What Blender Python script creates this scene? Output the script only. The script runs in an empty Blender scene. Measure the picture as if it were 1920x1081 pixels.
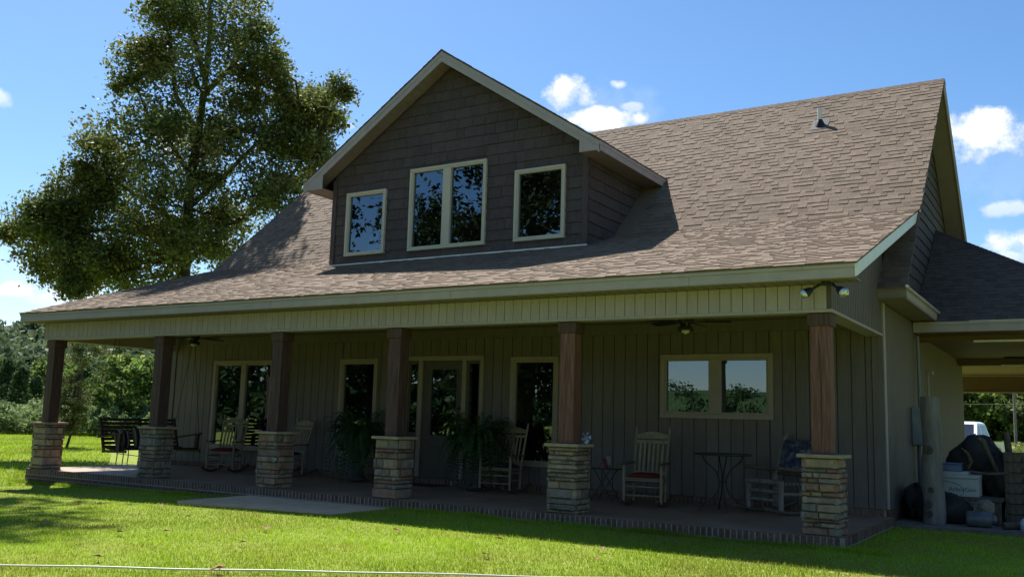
import bpy, math, random
import numpy as np
from mathutils import Vector, Matrix
random.seed(7)
rad = math.radians
SC = bpy.context.scene
COL = SC.collection

# ---------------------------------------------------------------- camera, sky, sun, exposure
YAW, PITCH, ROLL, FPX = -0.554, 0.1405, 0.028, 1750.0
CAMPOS = Vector((2.551, -11.34, 1.216))
_F = Vector((math.sin(YAW) * math.cos(PITCH), math.cos(YAW) * math.cos(PITCH), math.sin(PITCH)))
_R = Vector((math.cos(YAW), -math.sin(YAW), 0)); _U = _R.cross(_F)
_R2 = _R * math.cos(ROLL) + _U * math.sin(ROLL); _U2 = -_R * math.sin(ROLL) + _U * math.cos(ROLL)
cd = bpy.data.cameras.new('camera'); cam = bpy.data.objects.new('camera', cd); COL.objects.link(cam)
cd.sensor_width = 36.0; cd.lens = FPX / 1920 * 36.0; cd.clip_end = 6000; cd.clip_start = 0.1
M = Matrix((_R2, _U2, -_F)).transposed().to_4x4(); M.translation = CAMPOS
cam.matrix_world = M; SC.camera = cam

SUN = Vector((-0.62, 0.42, 1.0)).normalized()
SUN_EL = math.asin(SUN.z); SUN_AZ = math.atan2(SUN.x, SUN.y)
sl = bpy.data.lights.new('sun', 'SUN'); sl.energy = 5.0; sl.angle = rad(0.53); sl.color = (1.0, 0.95, 0.86)
so = bpy.data.objects.new('sun', sl); COL.objects.link(so)
so.rotation_euler = SUN.to_track_quat('Z', 'Y').to_euler(); so.location = (-30, 20, 50)

W = bpy.data.worlds.new('World'); SC.world = W; W.use_nodes = True
nt = W.node_tree; nt.nodes.clear()
def N(t, **k):
    n = nt.nodes.new(t)
    for a, b in k.items(): setattr(n, a, b)
    return n
def Lk(a, b): nt.links.new(a, b)
def vm(op, a, b=None):
    n = N('ShaderNodeVectorMath', operation=op)
    for i, v in enumerate((a, b)):
        if v is None: continue
        if isinstance(v, (tuple, Vector)): n.inputs[i].default_value = tuple(v)
        else: Lk(v, n.inputs[i])
    return n
def mth(op, a, b=None, c=None, cl=False):
    n = N('ShaderNodeMath', operation=op, use_clamp=cl)
    for i, v in enumerate((a, b, c)):
        if v is None: continue
        if isinstance(v, (int, float)): n.inputs[i].default_value = v
        else: Lk(v, n.inputs[i])
    return n.outputs[0]
sky = N('ShaderNodeTexSky', sky_type='NISHITA'); sky.sun_disc = False
sky.sun_elevation = SUN_EL; sky.sun_rotation = SUN_AZ
sky.air_density = 1.0; sky.dust_density = 0.35; sky.ozone_density = 3.0; sky.altitude = 100
geo = N('ShaderNodeTexCoord'); DIR = geo.outputs['Generated']
# clouds: soft cumulus patches at fixed compass directions (azimuth from +Y towards +X, elevation, half width, half height in degrees)
def cdir(az, el): return Vector((math.sin(rad(az)) * math.cos(rad(el)), math.cos(rad(az)) * math.cos(rad(el)), math.sin(rad(el))))
CL = [(cdir(-28.62, 20.00), 2.15, 1.15, 1.0), (cdir(-26.46, 18.37), 2.4, 0.85, 1.0), (cdir(-25.34, 20.43), .62, .33, .7), (cdir(-24.55, 19.11), .85, .36, .55),
      (cdir(-4.39, 16.22), 2.3, 1.75, 1.0), (cdir(-3.04, 12.12), 1.5, .5, .55), (cdir(-1.96, 10.37), 2.4, 1.1, .8), (cdir(-3.15, 9.59), 1.0, .5, .6),
      (cdir(-60.03, 6.27), 1.7, .55, .8), (cdir(-58.17, 5.93), 1.6, .7, .6), (cdir(-52.58, 15.49), .9, 1.3, .9), (cdir(-56.74, 6.50), 1.8, 1.0, .7),
      (cdir(-49.36, 9.87), 1.4, .8, .8), (cdir(-42.47, 17.35), .7, .25, .4), (cdir(-62.15, 16.38), 1.2, .6, .6),
      (cdir(-27.14, 18.97), 4.4, 2.0, .12), (cdir(-3.83, 15.12), 3.6, 2.6, .12), (cdir(-59.19, 7.02), 6, 2.2, .25), (cdir(30, 18), 7, 3, 1), (cdir(75, 24), 8, 3.5, 1), (cdir(130, 30), 9, 3, 1), (cdir(-90, 28), 6, 2.5, .9), (cdir(-120, 14), 6, 1.6, .9),
      (cdir(200, 45), 7, 4, .8), (cdir(-160, 20), 4, 1.5, .6), (cdir(60, 50), 6, 4, .8), (cdir(165, 12), 8, 1.8, .9), (cdir(10, 60), 6, 3, .6)]
nz = N('ShaderNodeTexNoise'); nz.inputs['Scale'].default_value = 34; nz.inputs['Detail'].default_value = 7; nz.inputs['Roughness'].default_value = .62
Lk(DIR, nz.inputs['Vector'])
nz2 = N('ShaderNodeTexNoise'); nz2.inputs['Scale'].default_value = 12; nz2.inputs['Detail'].default_value = 4
Lk(DIR, nz2.inputs['Vector'])
nsum = mth('ADD', mth('MULTIPLY', mth('SUBTRACT', nz.outputs[0], .5), 3.0), mth('MULTIPLY', mth('SUBTRACT', nz2.outputs[0], .5), 1.6))
total = None; shade = None
for d, w, h, k in CL:
    d = d.normalized(); r = d.cross(Vector((0, 0, 1))).normalized(); u = r.cross(d)
    a = mth('MULTIPLY', vm('DOT_PRODUCT', DIR, r).outputs['Value'], 1 / math.sin(rad(w)))
    b = mth('MULTIPLY', vm('DOT_PRODUCT', DIR, u).outputs['Value'], 1 / math.sin(rad(h)))
    b0 = mth('SUBTRACT', b, u.dot(d) / math.sin(rad(h)))
    e = mth('SUBTRACT', 1.0, mth('ADD', mth('MULTIPLY', a, a), mth('MULTIPLY', b0, b0)))
    m = mth('MULTIPLY', mth('ADD', mth('SUBTRACT', e, .02), nsum), 1.35, cl=True)
    m = mth('MULTIPLY', m, k)
    m = mth('MULTIPLY', m, mth('GREATER_THAN', vm('DOT_PRODUCT', DIR, d).outputs['Value'], math.cos(rad(max(w, h) * 2.2))))
    s = mth('MULTIPLY', m, mth('MULTIPLY_ADD', b0, .5, .72, cl=True))   # underside of each cloud a little greyer
    total = m if total is None else mth('MAXIMUM', total, m)
    shade = s if shade is None else mth('MAXIMUM', shade, s)
ccol = N('ShaderNodeMix', data_type='RGBA'); ccol.inputs['A'].default_value = (5.6, 6.1, 7.0, 1); ccol.inputs['B'].default_value = (9.0, 8.9, 8.8, 1)
Lk(shade, ccol.inputs['Factor'])
hsv = N('ShaderNodeHueSaturation'); hsv.inputs['Saturation'].default_value = 1.2; Lk(sky.outputs[0], hsv.inputs['Color'])
mixc = N('ShaderNodeMix', data_type='RGBA'); Lk(total, mixc.inputs['Factor']); Lk(hsv.outputs[0], mixc.inputs['A']); Lk(ccol.outputs['Result'], mixc.inputs['B'])
bg = N('ShaderNodeBackground'); bg.inputs['Strength'].default_value = .078; Lk(mixc.outputs['Result'], bg.inputs['Color'])
wo = N('ShaderNodeOutputWorld'); Lk(bg.outputs[0], wo.inputs['Surface'])
SC.view_settings.view_transform = 'Standard'; SC.view_settings.look = 'None'; SC.view_settings.gamma = 1
SC.view_settings.use_curve_mapping = False; SC.view_settings.exposure = 1.0

# ---------------------------------------------------------------- materials
def pm(name, c1, c2=None, scale=8.0, rough=.7, bump=0.0, tint=False, rnd=0.0, hue=0.0, stretch=(1, 1, 1), detail=5, c3=None, transl=0.0, spec=.35, big=0.0, coord='Object', metal=0.0):
    m = bpy.data.materials.new(name); m.use_nodes = True
    t = m.node_tree; ns = t.nodes; bs = ns['Principled BSDF']; L = t.links.new
    bs.inputs['Roughness'].default_value = rough; bs.inputs['Specular IOR Level'].default_value = spec; bs.inputs['Metallic'].default_value = metal
    tc = ns.new('ShaderNodeTexCoord'); mp = ns.new('ShaderNodeMapping'); mp.inputs['Scale'].default_value = stretch
    L(tc.outputs[coord], mp.inputs['Vector'])
    oi = ns.new('ShaderNodeObjectInfo')
    if rnd:
        va = ns.new('ShaderNodeVectorMath'); va.operation = 'SCALE'; va.inputs['Scale'].default_value = 37
        cb = ns.new('ShaderNodeCombineXYZ'); L(oi.outputs['Random'], cb.inputs[0]); L(oi.outputs['Random'], cb.inputs[2]); L(cb.outputs[0], va.inputs[0])
        ad = ns.new('ShaderNodeVectorMath'); ad.operation = 'ADD'; L(tc.outputs[coord], ad.inputs[0]); L(va.outputs[0], ad.inputs[1]); L(ad.outputs[0], mp.inputs['Vector'])
    nz = ns.new('ShaderNodeTexNoise'); nz.inputs['Scale'].default_value = scale; nz.inputs['Detail'].default_value = detail; nz.inputs['Roughness'].default_value = .6
    L(mp.outputs[0], nz.inputs['Vector'])
    rp = ns.new('ShaderNodeValToRGB'); e = rp.color_ramp.elements
    e[0].position = .32; e[0].color = (*c1, 1); e[1].position = .68; e[1].color = (*(c2 or c1), 1)
    if c3: q = rp.color_ramp.elements.new(.52); q.color = (*c3, 1)
    L(nz.outputs[0], rp.inputs[0]); col = rp.outputs[0]
    hs = ns.new('ShaderNodeHueSaturation'); L(col, hs.inputs['Color']); val = None
    def add_val(sock):
        nonlocal val
        if val is None: val = sock
        else:
            q = ns.new('ShaderNodeMath'); q.operation = 'MULTIPLY'; L(val, q.inputs[0]); L(sock, q.inputs[1]); val = q.outputs[0]
    if tint:
        at = ns.new('ShaderNodeAttribute'); at.attribute_name = 'tint'; add_val(at.outputs['Fac'])
    if rnd:
        mr = ns.new('ShaderNodeMapRange'); mr.inputs['To Min'].default_value = 1 - rnd; mr.inputs['To Max'].default_value = 1 + rnd
        L(oi.outputs['Random'], mr.inputs['Value']); add_val(mr.outputs[0])
    if big:
        n2 = ns.new('ShaderNodeTexNoise'); n2.inputs['Scale'].default_value = .7; n2.inputs['Detail'].default_value = 4; L(tc.outputs[coord], n2.inputs['Vector'])
        mr = ns.new('ShaderNodeMapRange'); mr.inputs['From Min'].default_value = .3; mr.inputs['From Max'].default_value = .7
        mr.inputs['To Min'].default_value = 1 - big; mr.inputs['To Max'].default_value = 1 + big; L(n2.outputs[0], mr.inputs['Value']); add_val(mr.outputs[0])
    if val is not None: L(val, hs.inputs['Value'])
    if hue:
        q = ns.new('ShaderNodeMath'); q.operation = 'MULTIPLY'; q.inputs[1].default_value = 7.31; L(oi.outputs['Random'], q.inputs[0])
        fr = ns.new('ShaderNodeMath'); fr.operation = 'FRACT'; L(q.outputs[0], fr.inputs[0])
        mr = ns.new('ShaderNodeMapRange'); mr.inputs['To Min'].default_value = .5 - hue; mr.inputs['To Max'].default_value = .5 + hue
        L(fr.outputs[0], mr.inputs['Value']); L(mr.outputs[0], hs.inputs['Hue'])
    L(hs.outputs[0], bs.inputs['Base Color'])
    if bump:
        bp = ns.new('ShaderNodeBump'); bp.inputs['Strength'].default_value = bump; bp.inputs['Distance'].default_value = .02
        n3 = ns.new('ShaderNodeTexNoise'); n3.inputs['Scale'].default_value = scale * 2.5; n3.inputs['Detail'].default_value = 6; L(mp.outputs[0], n3.inputs['Vector'])
        L(n3.outputs[0], bp.inputs['Height']); L(bp.outputs[0], bs.inputs['Normal'])
    if transl:
        tr = ns.new('ShaderNodeBsdfTranslucent'); L(hs.outputs[0], tr.inputs['Color'])
        mx = ns.new('ShaderNodeMixShader'); mx.inputs[0].default_value = transl
        L(bs.outputs[0], mx.inputs[1]); L(tr.outputs[0], mx.inputs[2]); L(mx.outputs[0], ns['Material Output'].inputs['Surface'])
    return m

MT = {}
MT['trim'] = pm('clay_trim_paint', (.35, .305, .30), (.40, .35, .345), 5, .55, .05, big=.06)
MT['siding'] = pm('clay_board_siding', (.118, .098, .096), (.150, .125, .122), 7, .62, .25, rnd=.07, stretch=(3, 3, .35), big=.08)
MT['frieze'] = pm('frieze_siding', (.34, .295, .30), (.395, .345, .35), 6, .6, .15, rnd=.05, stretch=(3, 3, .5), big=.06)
MT['shadow_gap'] = pm('siding_backing', (.085, .075, .06), (.11, .095, .08), 6, .8)
MT['whitefascia'] = pm('white_metal_rake', (.72, .73, .74), (.80, .80, .80), 4, .45, .03)
MT['shake'] = pm('brown_shake_siding', (.058, .044, .044), (.105, .081, .079), 14, .75, .5, rnd=.13, stretch=(5, 5, .7))
MT['shingle'] = pm('asphalt_shingle', (.142, .106, .079), (.242, .183, .138), 70, .9, .5, tint=True, c3=(.190, .143, .107), big=.09, spec=.2)
MT['darkshingle'] = pm('weathered_carport_shingle', (.080, .060, .048), (.155, .120, .098), 40, .92, .5, tint=True, big=.08, spec=.2)
MT['timber'] = pm('stained_cedar_post', (.050, .026, .023), (.125, .068, .057), 5, .62, .4, rnd=.08, stretch=(7, 7, .5), c3=(.080, .042, .036))
MT['timber_lit'] = pm('lit_cedar_post', (.095, .040, .030), (.24, .115, .085), 5, .62, .4, stretch=(7, 7, .5), c3=(.155, .070, .052))  # same wood as timber; light on the right-hand posts put into the colour
MT['stone_tan'] = pm('tan_ledgestone', (.21, .158, .108), (.35, .272, .19), 9, .88, .9, rnd=.22, hue=.012)
MT['stone_grey'] = pm('grey_ledgestone', (.14, .12, .098), (.27, .23, .185), 9, .88, .9, rnd=.25, hue=.02)
MT['stone_red'] = pm('rust_ledgestone', (.18, .105, .075), (.31, .195, .14), 9, .88, .9, rnd=.22, hue=.015)
MT['cedar'] = pm('brown_cedar_boards', (.12, .075, .042), (.19, .12, .07), 5, .65, .2, stretch=(.5, 6, 6))
MT['mortar'] = pm('grey_mortar', (.25, .23, .21), (.34, .32, .29), 30, .95, .6)
MT['darkmortar'] = pm('pier_core', (.06, .055, .05), (.10, .09, .08), 30, .95, .6)
MT['cap'] = pm('cast_stone_cap', (.27, .215, .14), (.37, .30, .205), 12, .85, .6, rnd=.08)
MT['brick'] = pm('brown_red_brick', (.085, .050, .038), (.18, .105, .078), 22, .88, .6, rnd=.28, hue=.012)
MT['porch'] = pm('stained_concrete', (.21, .138, .088), (.30, .205, .14), 2.2, .6, .08, big=.12, spec=.3)
MT['concrete'] = pm('pale_concrete', (.56, .38, .23), (.68, .48, .31), 6, .9, .3, big=.1)
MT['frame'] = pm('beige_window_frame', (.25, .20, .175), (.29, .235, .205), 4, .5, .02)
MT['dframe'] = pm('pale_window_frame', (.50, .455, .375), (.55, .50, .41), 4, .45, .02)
MT['interior'] = pm('dim_interior', (.10, .09, .08), (.13, .12, .10), 2, .9)
MT['door'] = pm('dark_taupe_door', (.070, .060, .055), (.09, .078, .07), 5, .5, .05)
MT['soffit'] = pm('soffit_boards', (.20, .165, .15), (.24, .20, .18), 4, .65, .05)
MT['ceiling'] = pm('porch_ceiling', (.20, .17, .125), (.25, .215, .16), 4, .65, .05)
MT['black'] = pm('black_metal', (.012, .012, .014), (.022, .022, .024), 8, .45, .05)
MT['iron'] = pm('dark_iron', (.02, .02, .02), (.045, .04, .036), 20, .5, .3)
MT['oak'] = pm('weathered_pale_wood', (.18, .142, .095), (.295, .238, .165), 6, .65, .2, rnd=.1, stretch=(4, 4, .8))
MT['oakdark'] = pm('dark_worn_wood', (.06, .048, .036), (.12, .095, .07), 6, .6, .2, stretch=(4, 4, .8))
MT['swing'] = pm('dark_swing_wood', (.028, .018, .013), (.07, .045, .032), 6, .5, .25, stretch=(5, .6, 5))
MT['redcush'] = pm('red_cushion', (.12, .012, .014), (.18, .022, .024), 18, .9, .4)
MT['bluecush'] = pm('navy_cushion', (.02, .022, .06), (.04, .045, .10), 18, .9, .4)
MT['blackcush'] = pm('black_cushion', (.018, .018, .02), (.05, .045, .04), 18, .9, .4)
MT['log'] = pm('grey_rustic_log', (.12, .105, .09), (.24, .215, .19), 7, .85, .6, stretch=(3, 3, .6))
MT['fern'] = pm('fern_green', (.022, .055, .018), (.065, .13, .035), 5, .6, 0, tint=True, transl=.3)
MT['glassware'] = pm('frosted_glass', (.5, .5, .46), (.6, .6, .55), 5, .25)
MT['wire'] = pm('weathered_cable', (.09, .09, .09), (.12, .12, .12), 8, .6)

def glass_mat(name, refl, tintc):
    m = bpy.data.materials.new(name); m.use_nodes = True; t = m.node_tree; ns = t.nodes; ns.clear(); L = t.links.new
    o = ns.new('ShaderNodeOutputMaterial'); g = ns.new('ShaderNodeBsdfGlossy'); g.inputs['Roughness'].default_value = .004; g.inputs['Color'].default_value = (.74, .88, 1, 1)
    tr = ns.new('ShaderNodeBsdfTransparent'); tr.inputs['Color'].default_value = (*tintc, 1)
    fr = ns.new('ShaderNodeFresnel'); fr.inputs['IOR'].default_value = 1.5
    a = ns.new('ShaderNodeMath'); a.operation = 'MULTIPLY_ADD'; a.inputs[1].default_value = 1.0; a.inputs[2].default_value = refl; a.use_clamp = True; L(fr.outputs[0], a.inputs[0])
    nz = ns.new('ShaderNodeTexNoise'); nz.inputs['Scale'].default_value = 1.1; nz.inputs['Detail'].default_value = 1
    tc = ns.new('ShaderNodeTexCoord'); L(tc.outputs['Object'], nz.inputs['Vector'])
    bp = ns.new('ShaderNodeBump'); bp.inputs['Strength'].default_value = .05; bp.inputs['Distance'].default_value = .05; L(nz.outputs[0], bp.inputs['Height']); L(bp.outputs[0], g.inputs['Normal'])
    mx = ns.new('ShaderNodeMixShader'); L(a.outputs[0], mx.inputs[0]); L(tr.outputs[0], mx.inputs[1]); L(g.outputs[0], mx.inputs[2]); L(mx.outputs[0], o.inputs['Surface'])
    return m
MT['glass'] = glass_mat('tinted_window_glass', .15, (.25, .26, .25))

# ---------------------------------------------------------------- helpers
WL = {}
def tag(o, label=None, cat=None, group=None, kind=None):
    if label: o['label'] = label
    if cat: o['category'] = cat
    if group: o['group'] = group
    if kind: o['kind'] = kind
    return o
def empty(name, loc, label, cat, group=None):
    o = bpy.data.objects.new(name, None); COL.objects.link(o); o.location = loc; WL[o.name] = Vector(loc); o.empty_display_size = .2
    return tag(o, label, cat, group)
class MB:
    def __init__(s): s.v = []; s.f = []; s.sm = []; s.t = []
    def add(s, vs, fs, smooth=False, tint=1.0):
        b = len(s.v); s.v += [tuple(v) for v in vs]
        for f in fs: s.f.append(tuple(b + i for i in f)); s.sm.append(smooth); s.t.append(tint)
        return s
    def box(s, x0, x1, y0, y1, z0, z1, tint=1.0):
        if x1 < x0: x0, x1 = x1, x0
        if y1 < y0: y0, y1 = y1, y0
        if z1 < z0: z0, z1 = z1, z0
        return s.add([(x0, y0, z0), (x1, y0, z0), (x1, y1, z0), (x0, y1, z0), (x0, y0, z1), (x1, y0, z1), (x1, y1, z1), (x0, y1, z1)],
                     [(0, 3, 2, 1), (4, 5, 6, 7), (0, 1, 5, 4), (1, 2, 6, 5), (2, 3, 7, 6), (3, 0, 4, 7)], tint=tint)
    def cbox(s, x0, x1, y0, y1, z0, z1, c=.004):      # box with chamfered edges (44 triangles)
        vs = []; fs = []
        X = (x0, x1); Y = (y0, y1); Z = (z0, z1)
        idx = {}
        for i in (0, 1):
            for j in (0, 1):
                for k in (0, 1):
                    sx, sy, sz = (1, -1)[i], (1, -1)[j], (1, -1)[k]
                    for a in range(3):
                        p = [X[i] + sx * c, Y[j] + sy * c, Z[k] + sz * c]; p[a] = (X[i], Y[j], Z[k])[a]
                        idx[i, j, k, a] = len(vs); vs.append(p)
        for a in range(3):
            b, d = [q for q in range(3) if q != a]
            for e in (0, 1):
                ring = []
                for (m, n) in ((0, 0), (1, 0), (1, 1), (0, 1)):
                    ijk = [0, 0, 0]; ijk[a] = e; ijk[b] = m; ijk[d] = n; ring.append(idx[(*ijk, a)])
                fs.append(tuple(ring))
        for a in range(3):
            b, d = [q for q in range(3) if q != a]
            for m in (0, 1):
                for n in (0, 1):
                    i0 = [0, 0, 0]; i0[b] = m; i0[d] = n; i1 = list(i0); i1[a] = 1
                    fs.append((idx[(*i0, b)], idx[(*i1, b)], idx[(*i1, d)], idx[(*i0, d)]))
        for i in (0, 1):
            for j in (0, 1):
                for k in (0, 1): fs.append((idx[i, j, k, 0], idx[i, j, k, 1], idx[i, j, k, 2]))
        return s.add(vs, fs)
    def prism(s, poly, axis, a0, a1, tint=1.0):       # polygon in the two other axes, extruded along axis
        n = len(poly)
        def P(p, a):
            if axis == 'x': return (a, p[0], p[1])
            if axis == 'y': return (p[0], a, p[1])
            return (p[0], p[1], a)
        vs = [P(p, a0) for p in poly] + [P(p, a1) for p in poly]
        return s.add(vs, [tuple(range(n)), tuple(range(2 * n - 1, n - 1, -1))] + [(i, i + n, (i + 1) % n + n, (i + 1) % n) for i in range(n)], tint=tint)
    def bar(s, p, q, w, h, up=(0, 0, 1)):
        p = Vector(p); q = Vector(q); d = (q - p).normalized(); u = Vector(up)
        r = d.cross(u)
        if r.length < 1e-4: r = d.cross(Vector((0, 1, 0)))
        r.normalize(); u = r.cross(d)
        vs = [c + r * a * w / 2 + u * b * h / 2 for c in (p, q) for a, b in ((-1, -1), (1, -1), (1, 1), (-1, 1))]
        return s.add(vs, [(3, 2, 1, 0), (4, 5, 6, 7), (0, 1, 5, 4), (1, 2, 6, 5), (2, 3, 7, 6), (3, 0, 4, 7)])
    def tube(s, pts, rs, n=8, smooth=True, caps=True):
        pts = [Vector(p) for p in pts]
        if isinstance(rs, (int, float)): rs = [rs] * len(pts)
        vs = []; fs = []; ref = None
        for i, p in enumerate(pts):
            d = (pts[min(i + 1, len(pts) - 1)] - pts[max(i - 1, 0)]).normalized()
            if ref is None: ref = d.orthogonal().normalized()
            a = (ref - d * ref.dot(d)).normalized(); b = d.cross(a); ref = a
            for k in range(n):
                t = 2 * math.pi * k / n; vs.append(p + (a * math.cos(t) + b * math.sin(t)) * rs[i])
        for i in range(len(pts) - 1):
            for k in range(n): fs.append((i * n + k, i * n + (k + 1) % n, (i + 1) * n + (k + 1) % n, (i + 1) * n + k))
        s.add(vs, fs, smooth)
        if caps: s.add(vs[:n], [tuple(range(n - 1, -1, -1))]); s.add(vs[-n:], [tuple(range(n))])
        return s
    def lathe(s, prof, c=(0, 0, 0), n=16, smooth=True):
        vs = [(c[0] + r * math.cos(2 * math.pi * k / n), c[1] + r * math.sin(2 * math.pi * k / n), c[2] + z) for r, z in prof for k in range(n)]
        fs = [(i * n + k, i * n + (k + 1) % n, (i + 1) * n + (k + 1) % n, (i + 1) * n + k) for i in range(len(prof) - 1) for k in range(n)]
        return s.add(vs, fs, smooth)
    def blob(s, c, r, n=8, jit=0.0):
        vs = []; fs = []
        for i in range(n + 1):
            a = math.pi * i / n
            for k in range(2 * n):
                b = math.pi * k / n; j = 1 + random.uniform(-jit, jit)
                vs.append((c[0] + r[0] * j * math.sin(a) * math.cos(b), c[1] + r[1] * j * math.sin(a) * math.sin(b), c[2] + r[2] * j * math.cos(a)))
        for i in range(n):
            for k in range(2 * n): fs.append((i * 2 * n + k, (i + 1) * 2 * n + k, (i + 1) * 2 * n + (k + 1) % (2 * n), i * 2 * n + (k + 1) % (2 * n)))
        return s.add(vs, fs, True)
    def build(s, name, m, parent=None, center=True, **kw):
        vs = np.array(s.v, dtype=np.float64)
        c = (vs.min(0) + vs.max(0)) / 2 if center else np.zeros(3)
        if center: c[2] = vs[:, 2].min()
        me = bpy.data.meshes.new(name); me.from_pydata((vs - c).tolist(), [], s.f)
        me.materials.append(m)
        if any(s.sm): me.polygons.foreach_set('use_smooth', s.sm)
        if any(t != 1.0 for t in s.t) or m.name in TINTED:
            at = me.attributes.new('tint', 'FLOAT', 'FACE'); at.data.foreach_set('value', np.array(s.t, dtype=np.float32))
        me.update()
        return link(name, me, parent, c, **kw)
def link(name, me, parent=None, c=(0, 0, 0), label=None, cat=None, group=None, kind=None):
    o = bpy.data.objects.new(name, me); COL.objects.link(o); c = Vector(c)
    o.location = c - (WL[parent.name] if parent else Vector((0, 0, 0))); o.parent = parent; WL[o.name] = c
    return tag(o, label, cat, group, kind)
TINTED = {'asphalt_shingle', 'weathered_carport_shingle', 'fern_green', 'leaf', 'grass_blade'}
def np_mesh(name, V, n_per, m, parent=None, tint=None, smooth=False, **kw):
    """V: (faces*n_per, 3) array of separate polygons"""
    nv = len(V); nf = nv // n_per; me = bpy.data.meshes.new(name)
    me.vertices.add(nv); me.vertices.foreach_set('co', np.asarray(V, dtype=np.float32).ravel())
    me.loops.add(nv); me.loops.foreach_set('vertex_index', np.arange(nv, dtype=np.int32))
    me.polygons.add(nf); me.polygons.foreach_set('loop_start', np.arange(0, nv, n_per, dtype=np.int32)); me.polygons.foreach_set('loop_total', np.full(nf, n_per, dtype=np.int32))
    me.materials.append(m)
    if tint is not None:
        at = me.attributes.new('tint', 'FLOAT', 'FACE'); at.data.foreach_set('value', np.asarray(tint, dtype=np.float32))
    me.update(); me.validate()
    return link(name, me, parent, **kw)
def copy_tree(o, parent=None):
    c = o.copy(); COL.objects.link(c); c.parent = parent
    for ch in list(o.children): copy_tree(ch, c)
    return c

# ---------------------------------------------------------------- ground
def ground_z(x, y):
    x = np.asarray(x, dtype=float); y = np.asarray(y, dtype=float)
    def ss(a, b, t): t = np.clip((t - a) / (b - a), 0, 1); return t * t * (3 - 2 * t)
    return -.135 - .15 * ss(-5, -16, x) - .12 * ss(-16, -45, x) - .18 * ss(20, 60, y) - .02 * ss(-2, -12, y)
def lawn_material():
    m = bpy.data.materials.new('lawn_soil_and_turf'); m.use_nodes = True; t = m.node_tree; ns = t.nodes; L = t.links.new; bs = ns['Principled BSDF']; bs.inputs['Roughness'].default_value = .95
    bs.inputs['Specular IOR Level'].default_value = .1
    tc = ns.new('ShaderNodeTexCoord')
    a = ns.new('ShaderNodeTexNoise'); a.inputs['Scale'].default_value = .35; a.inputs['Detail'].default_value = 6
    b = ns.new('ShaderNodeTexNoise'); b.inputs['Scale'].default_value = 14; b.inputs['Detail'].default_value = 8
    L(tc.outputs['Object'], a.inputs['Vector']); L(tc.outputs['Object'], b.inputs['Vector'])
    r = ns.new('ShaderNodeValToRGB'); r.color_ramp.elements[0].position = .3; r.color_ramp.elements[0].color = (.15, .19, .03, 1); r.color_ramp.elements[1].position = .7; r.color_ramp.elements[1].color = (.24, .30, .05, 1)
    L(b.outputs[0], r.inputs[0])
    r2 = ns.new('ShaderNodeValToRGB'); r2.color_ramp.elements[0].position = .56; r2.color_ramp.elements[0].color = (0, 0, 0, 1); r2.color_ramp.elements[1].position = .72; r2.color_ramp.elements[1].color = (.6, .6, .6, 1)
    L(a.outputs[0], r2.inputs[0])
    mx = ns.new('ShaderNodeMix'); mx.data_type = 'RGBA'; L(r2.outputs[0], mx.inputs['Factor']); L(r.outputs[0], mx.inputs['A']); mx.inputs['B'].default_value = (.36, .30, .11, 1)
    L(mx.outputs['Result'], bs.inputs['Base Color'])
    bp = ns.new('ShaderNodeBump'); bp.inputs['Strength'].default_value = .8; bp.inputs['Distance'].default_value = .05; L(b.outputs[0], bp.inputs['Height']); L(bp.outputs[0], bs.inputs['Normal'])
    return m
MT['lawn'] = lawn_material()
g = np.sinh(np.linspace(-6.2, 6.2, 171)) ; g = g / g.max() * 2600
gx, gy = np.meshgrid(g - 6, g, indexing='ij'); gz = ground_z(gx, gy)
# low rise of the land far off to the left, where the wooded hill stands
def hill(x, y): return 17 * np.exp(-(((x + 285) / 105) ** 2 + ((y - 175) / 95) ** 2)) + 9 * np.exp(-(((x + 230) / 80) ** 2 + ((y - 260) / 90) ** 2))
gz = gz + hill(gx, gy)
mb = MB(); n = len(g)
mb.v = np.stack([gx, gy, gz], -1).reshape(-1, 3).tolist()
mb.f = [(i * n + j, (i + 1) * n + j, (i + 1) * n + j + 1, i * n + j + 1) for i in range(n - 1) for j in range(n - 1)]; mb.sm = [True] * len(mb.f); mb.t = [1.0] * len(mb.f)
mb.build('lawn', MT['lawn'], center=False, kind='structure')

# ---------------------------------------------------------------- porch floor with its brick edge
XL, XR = -15.86, .10; YF, D = -.09, 3.21
DZ = 3.21
mb = MB(); mb.box(XL + .02, XR - .02, YF + .02, D - .03, -.45, -.001); 
porch = mb.build('porch_floor', MT['porch'], kind='structure')
mb = MB(); mb.box(XL + .012, XR - .012, YF + .0035, YF + .02, -.45, -.010); mb.box(XR - .02, XR - .0035, YF + .02, D - .03, -.45, -.010)
mb.build('mortar_bed', MT['mortar'], porch)
def brick_mesh(w, d, h, seed):
    random.seed(seed); m = MB(); m.cbox(-w / 2, w / 2, 0, d, 0, h, .004)
    m.v = [(x + random.uniform(-.001, .001), y + random.uniform(-.0015, .0015), z + random.uniform(-.001, .001)) for x, y, z in m.v]
    me = bpy.data.meshes.new('brick'); me.from_pydata(m.v, [], m.f); me.materials.append(MT['brick']); return me
BR = [brick_mesh(.062, .09, .108, i) for i in range(4)]; BS = [brick_mesh(.19, .09, .058, i + 9) for i in range(3)]
random.seed(11)
def put(me, name, parent, loc, rz=0):
    o = link(name, me, parent, loc); o.rotation_euler.z = rz; return o
x = XL + .035
while x < XR - .02:
    put(random.choice(BR), 'brick', porch, (x, YF + random.uniform(-.002, .002), -.112)); x += .0755
y = YF + .13
while y < D - .02:
    put(random.choice(BR), 'brick', porch, (XR + random.uniform(-.002, .002), y, -.112), math.pi / 2); y += .0735
low = MB(); 
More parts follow.
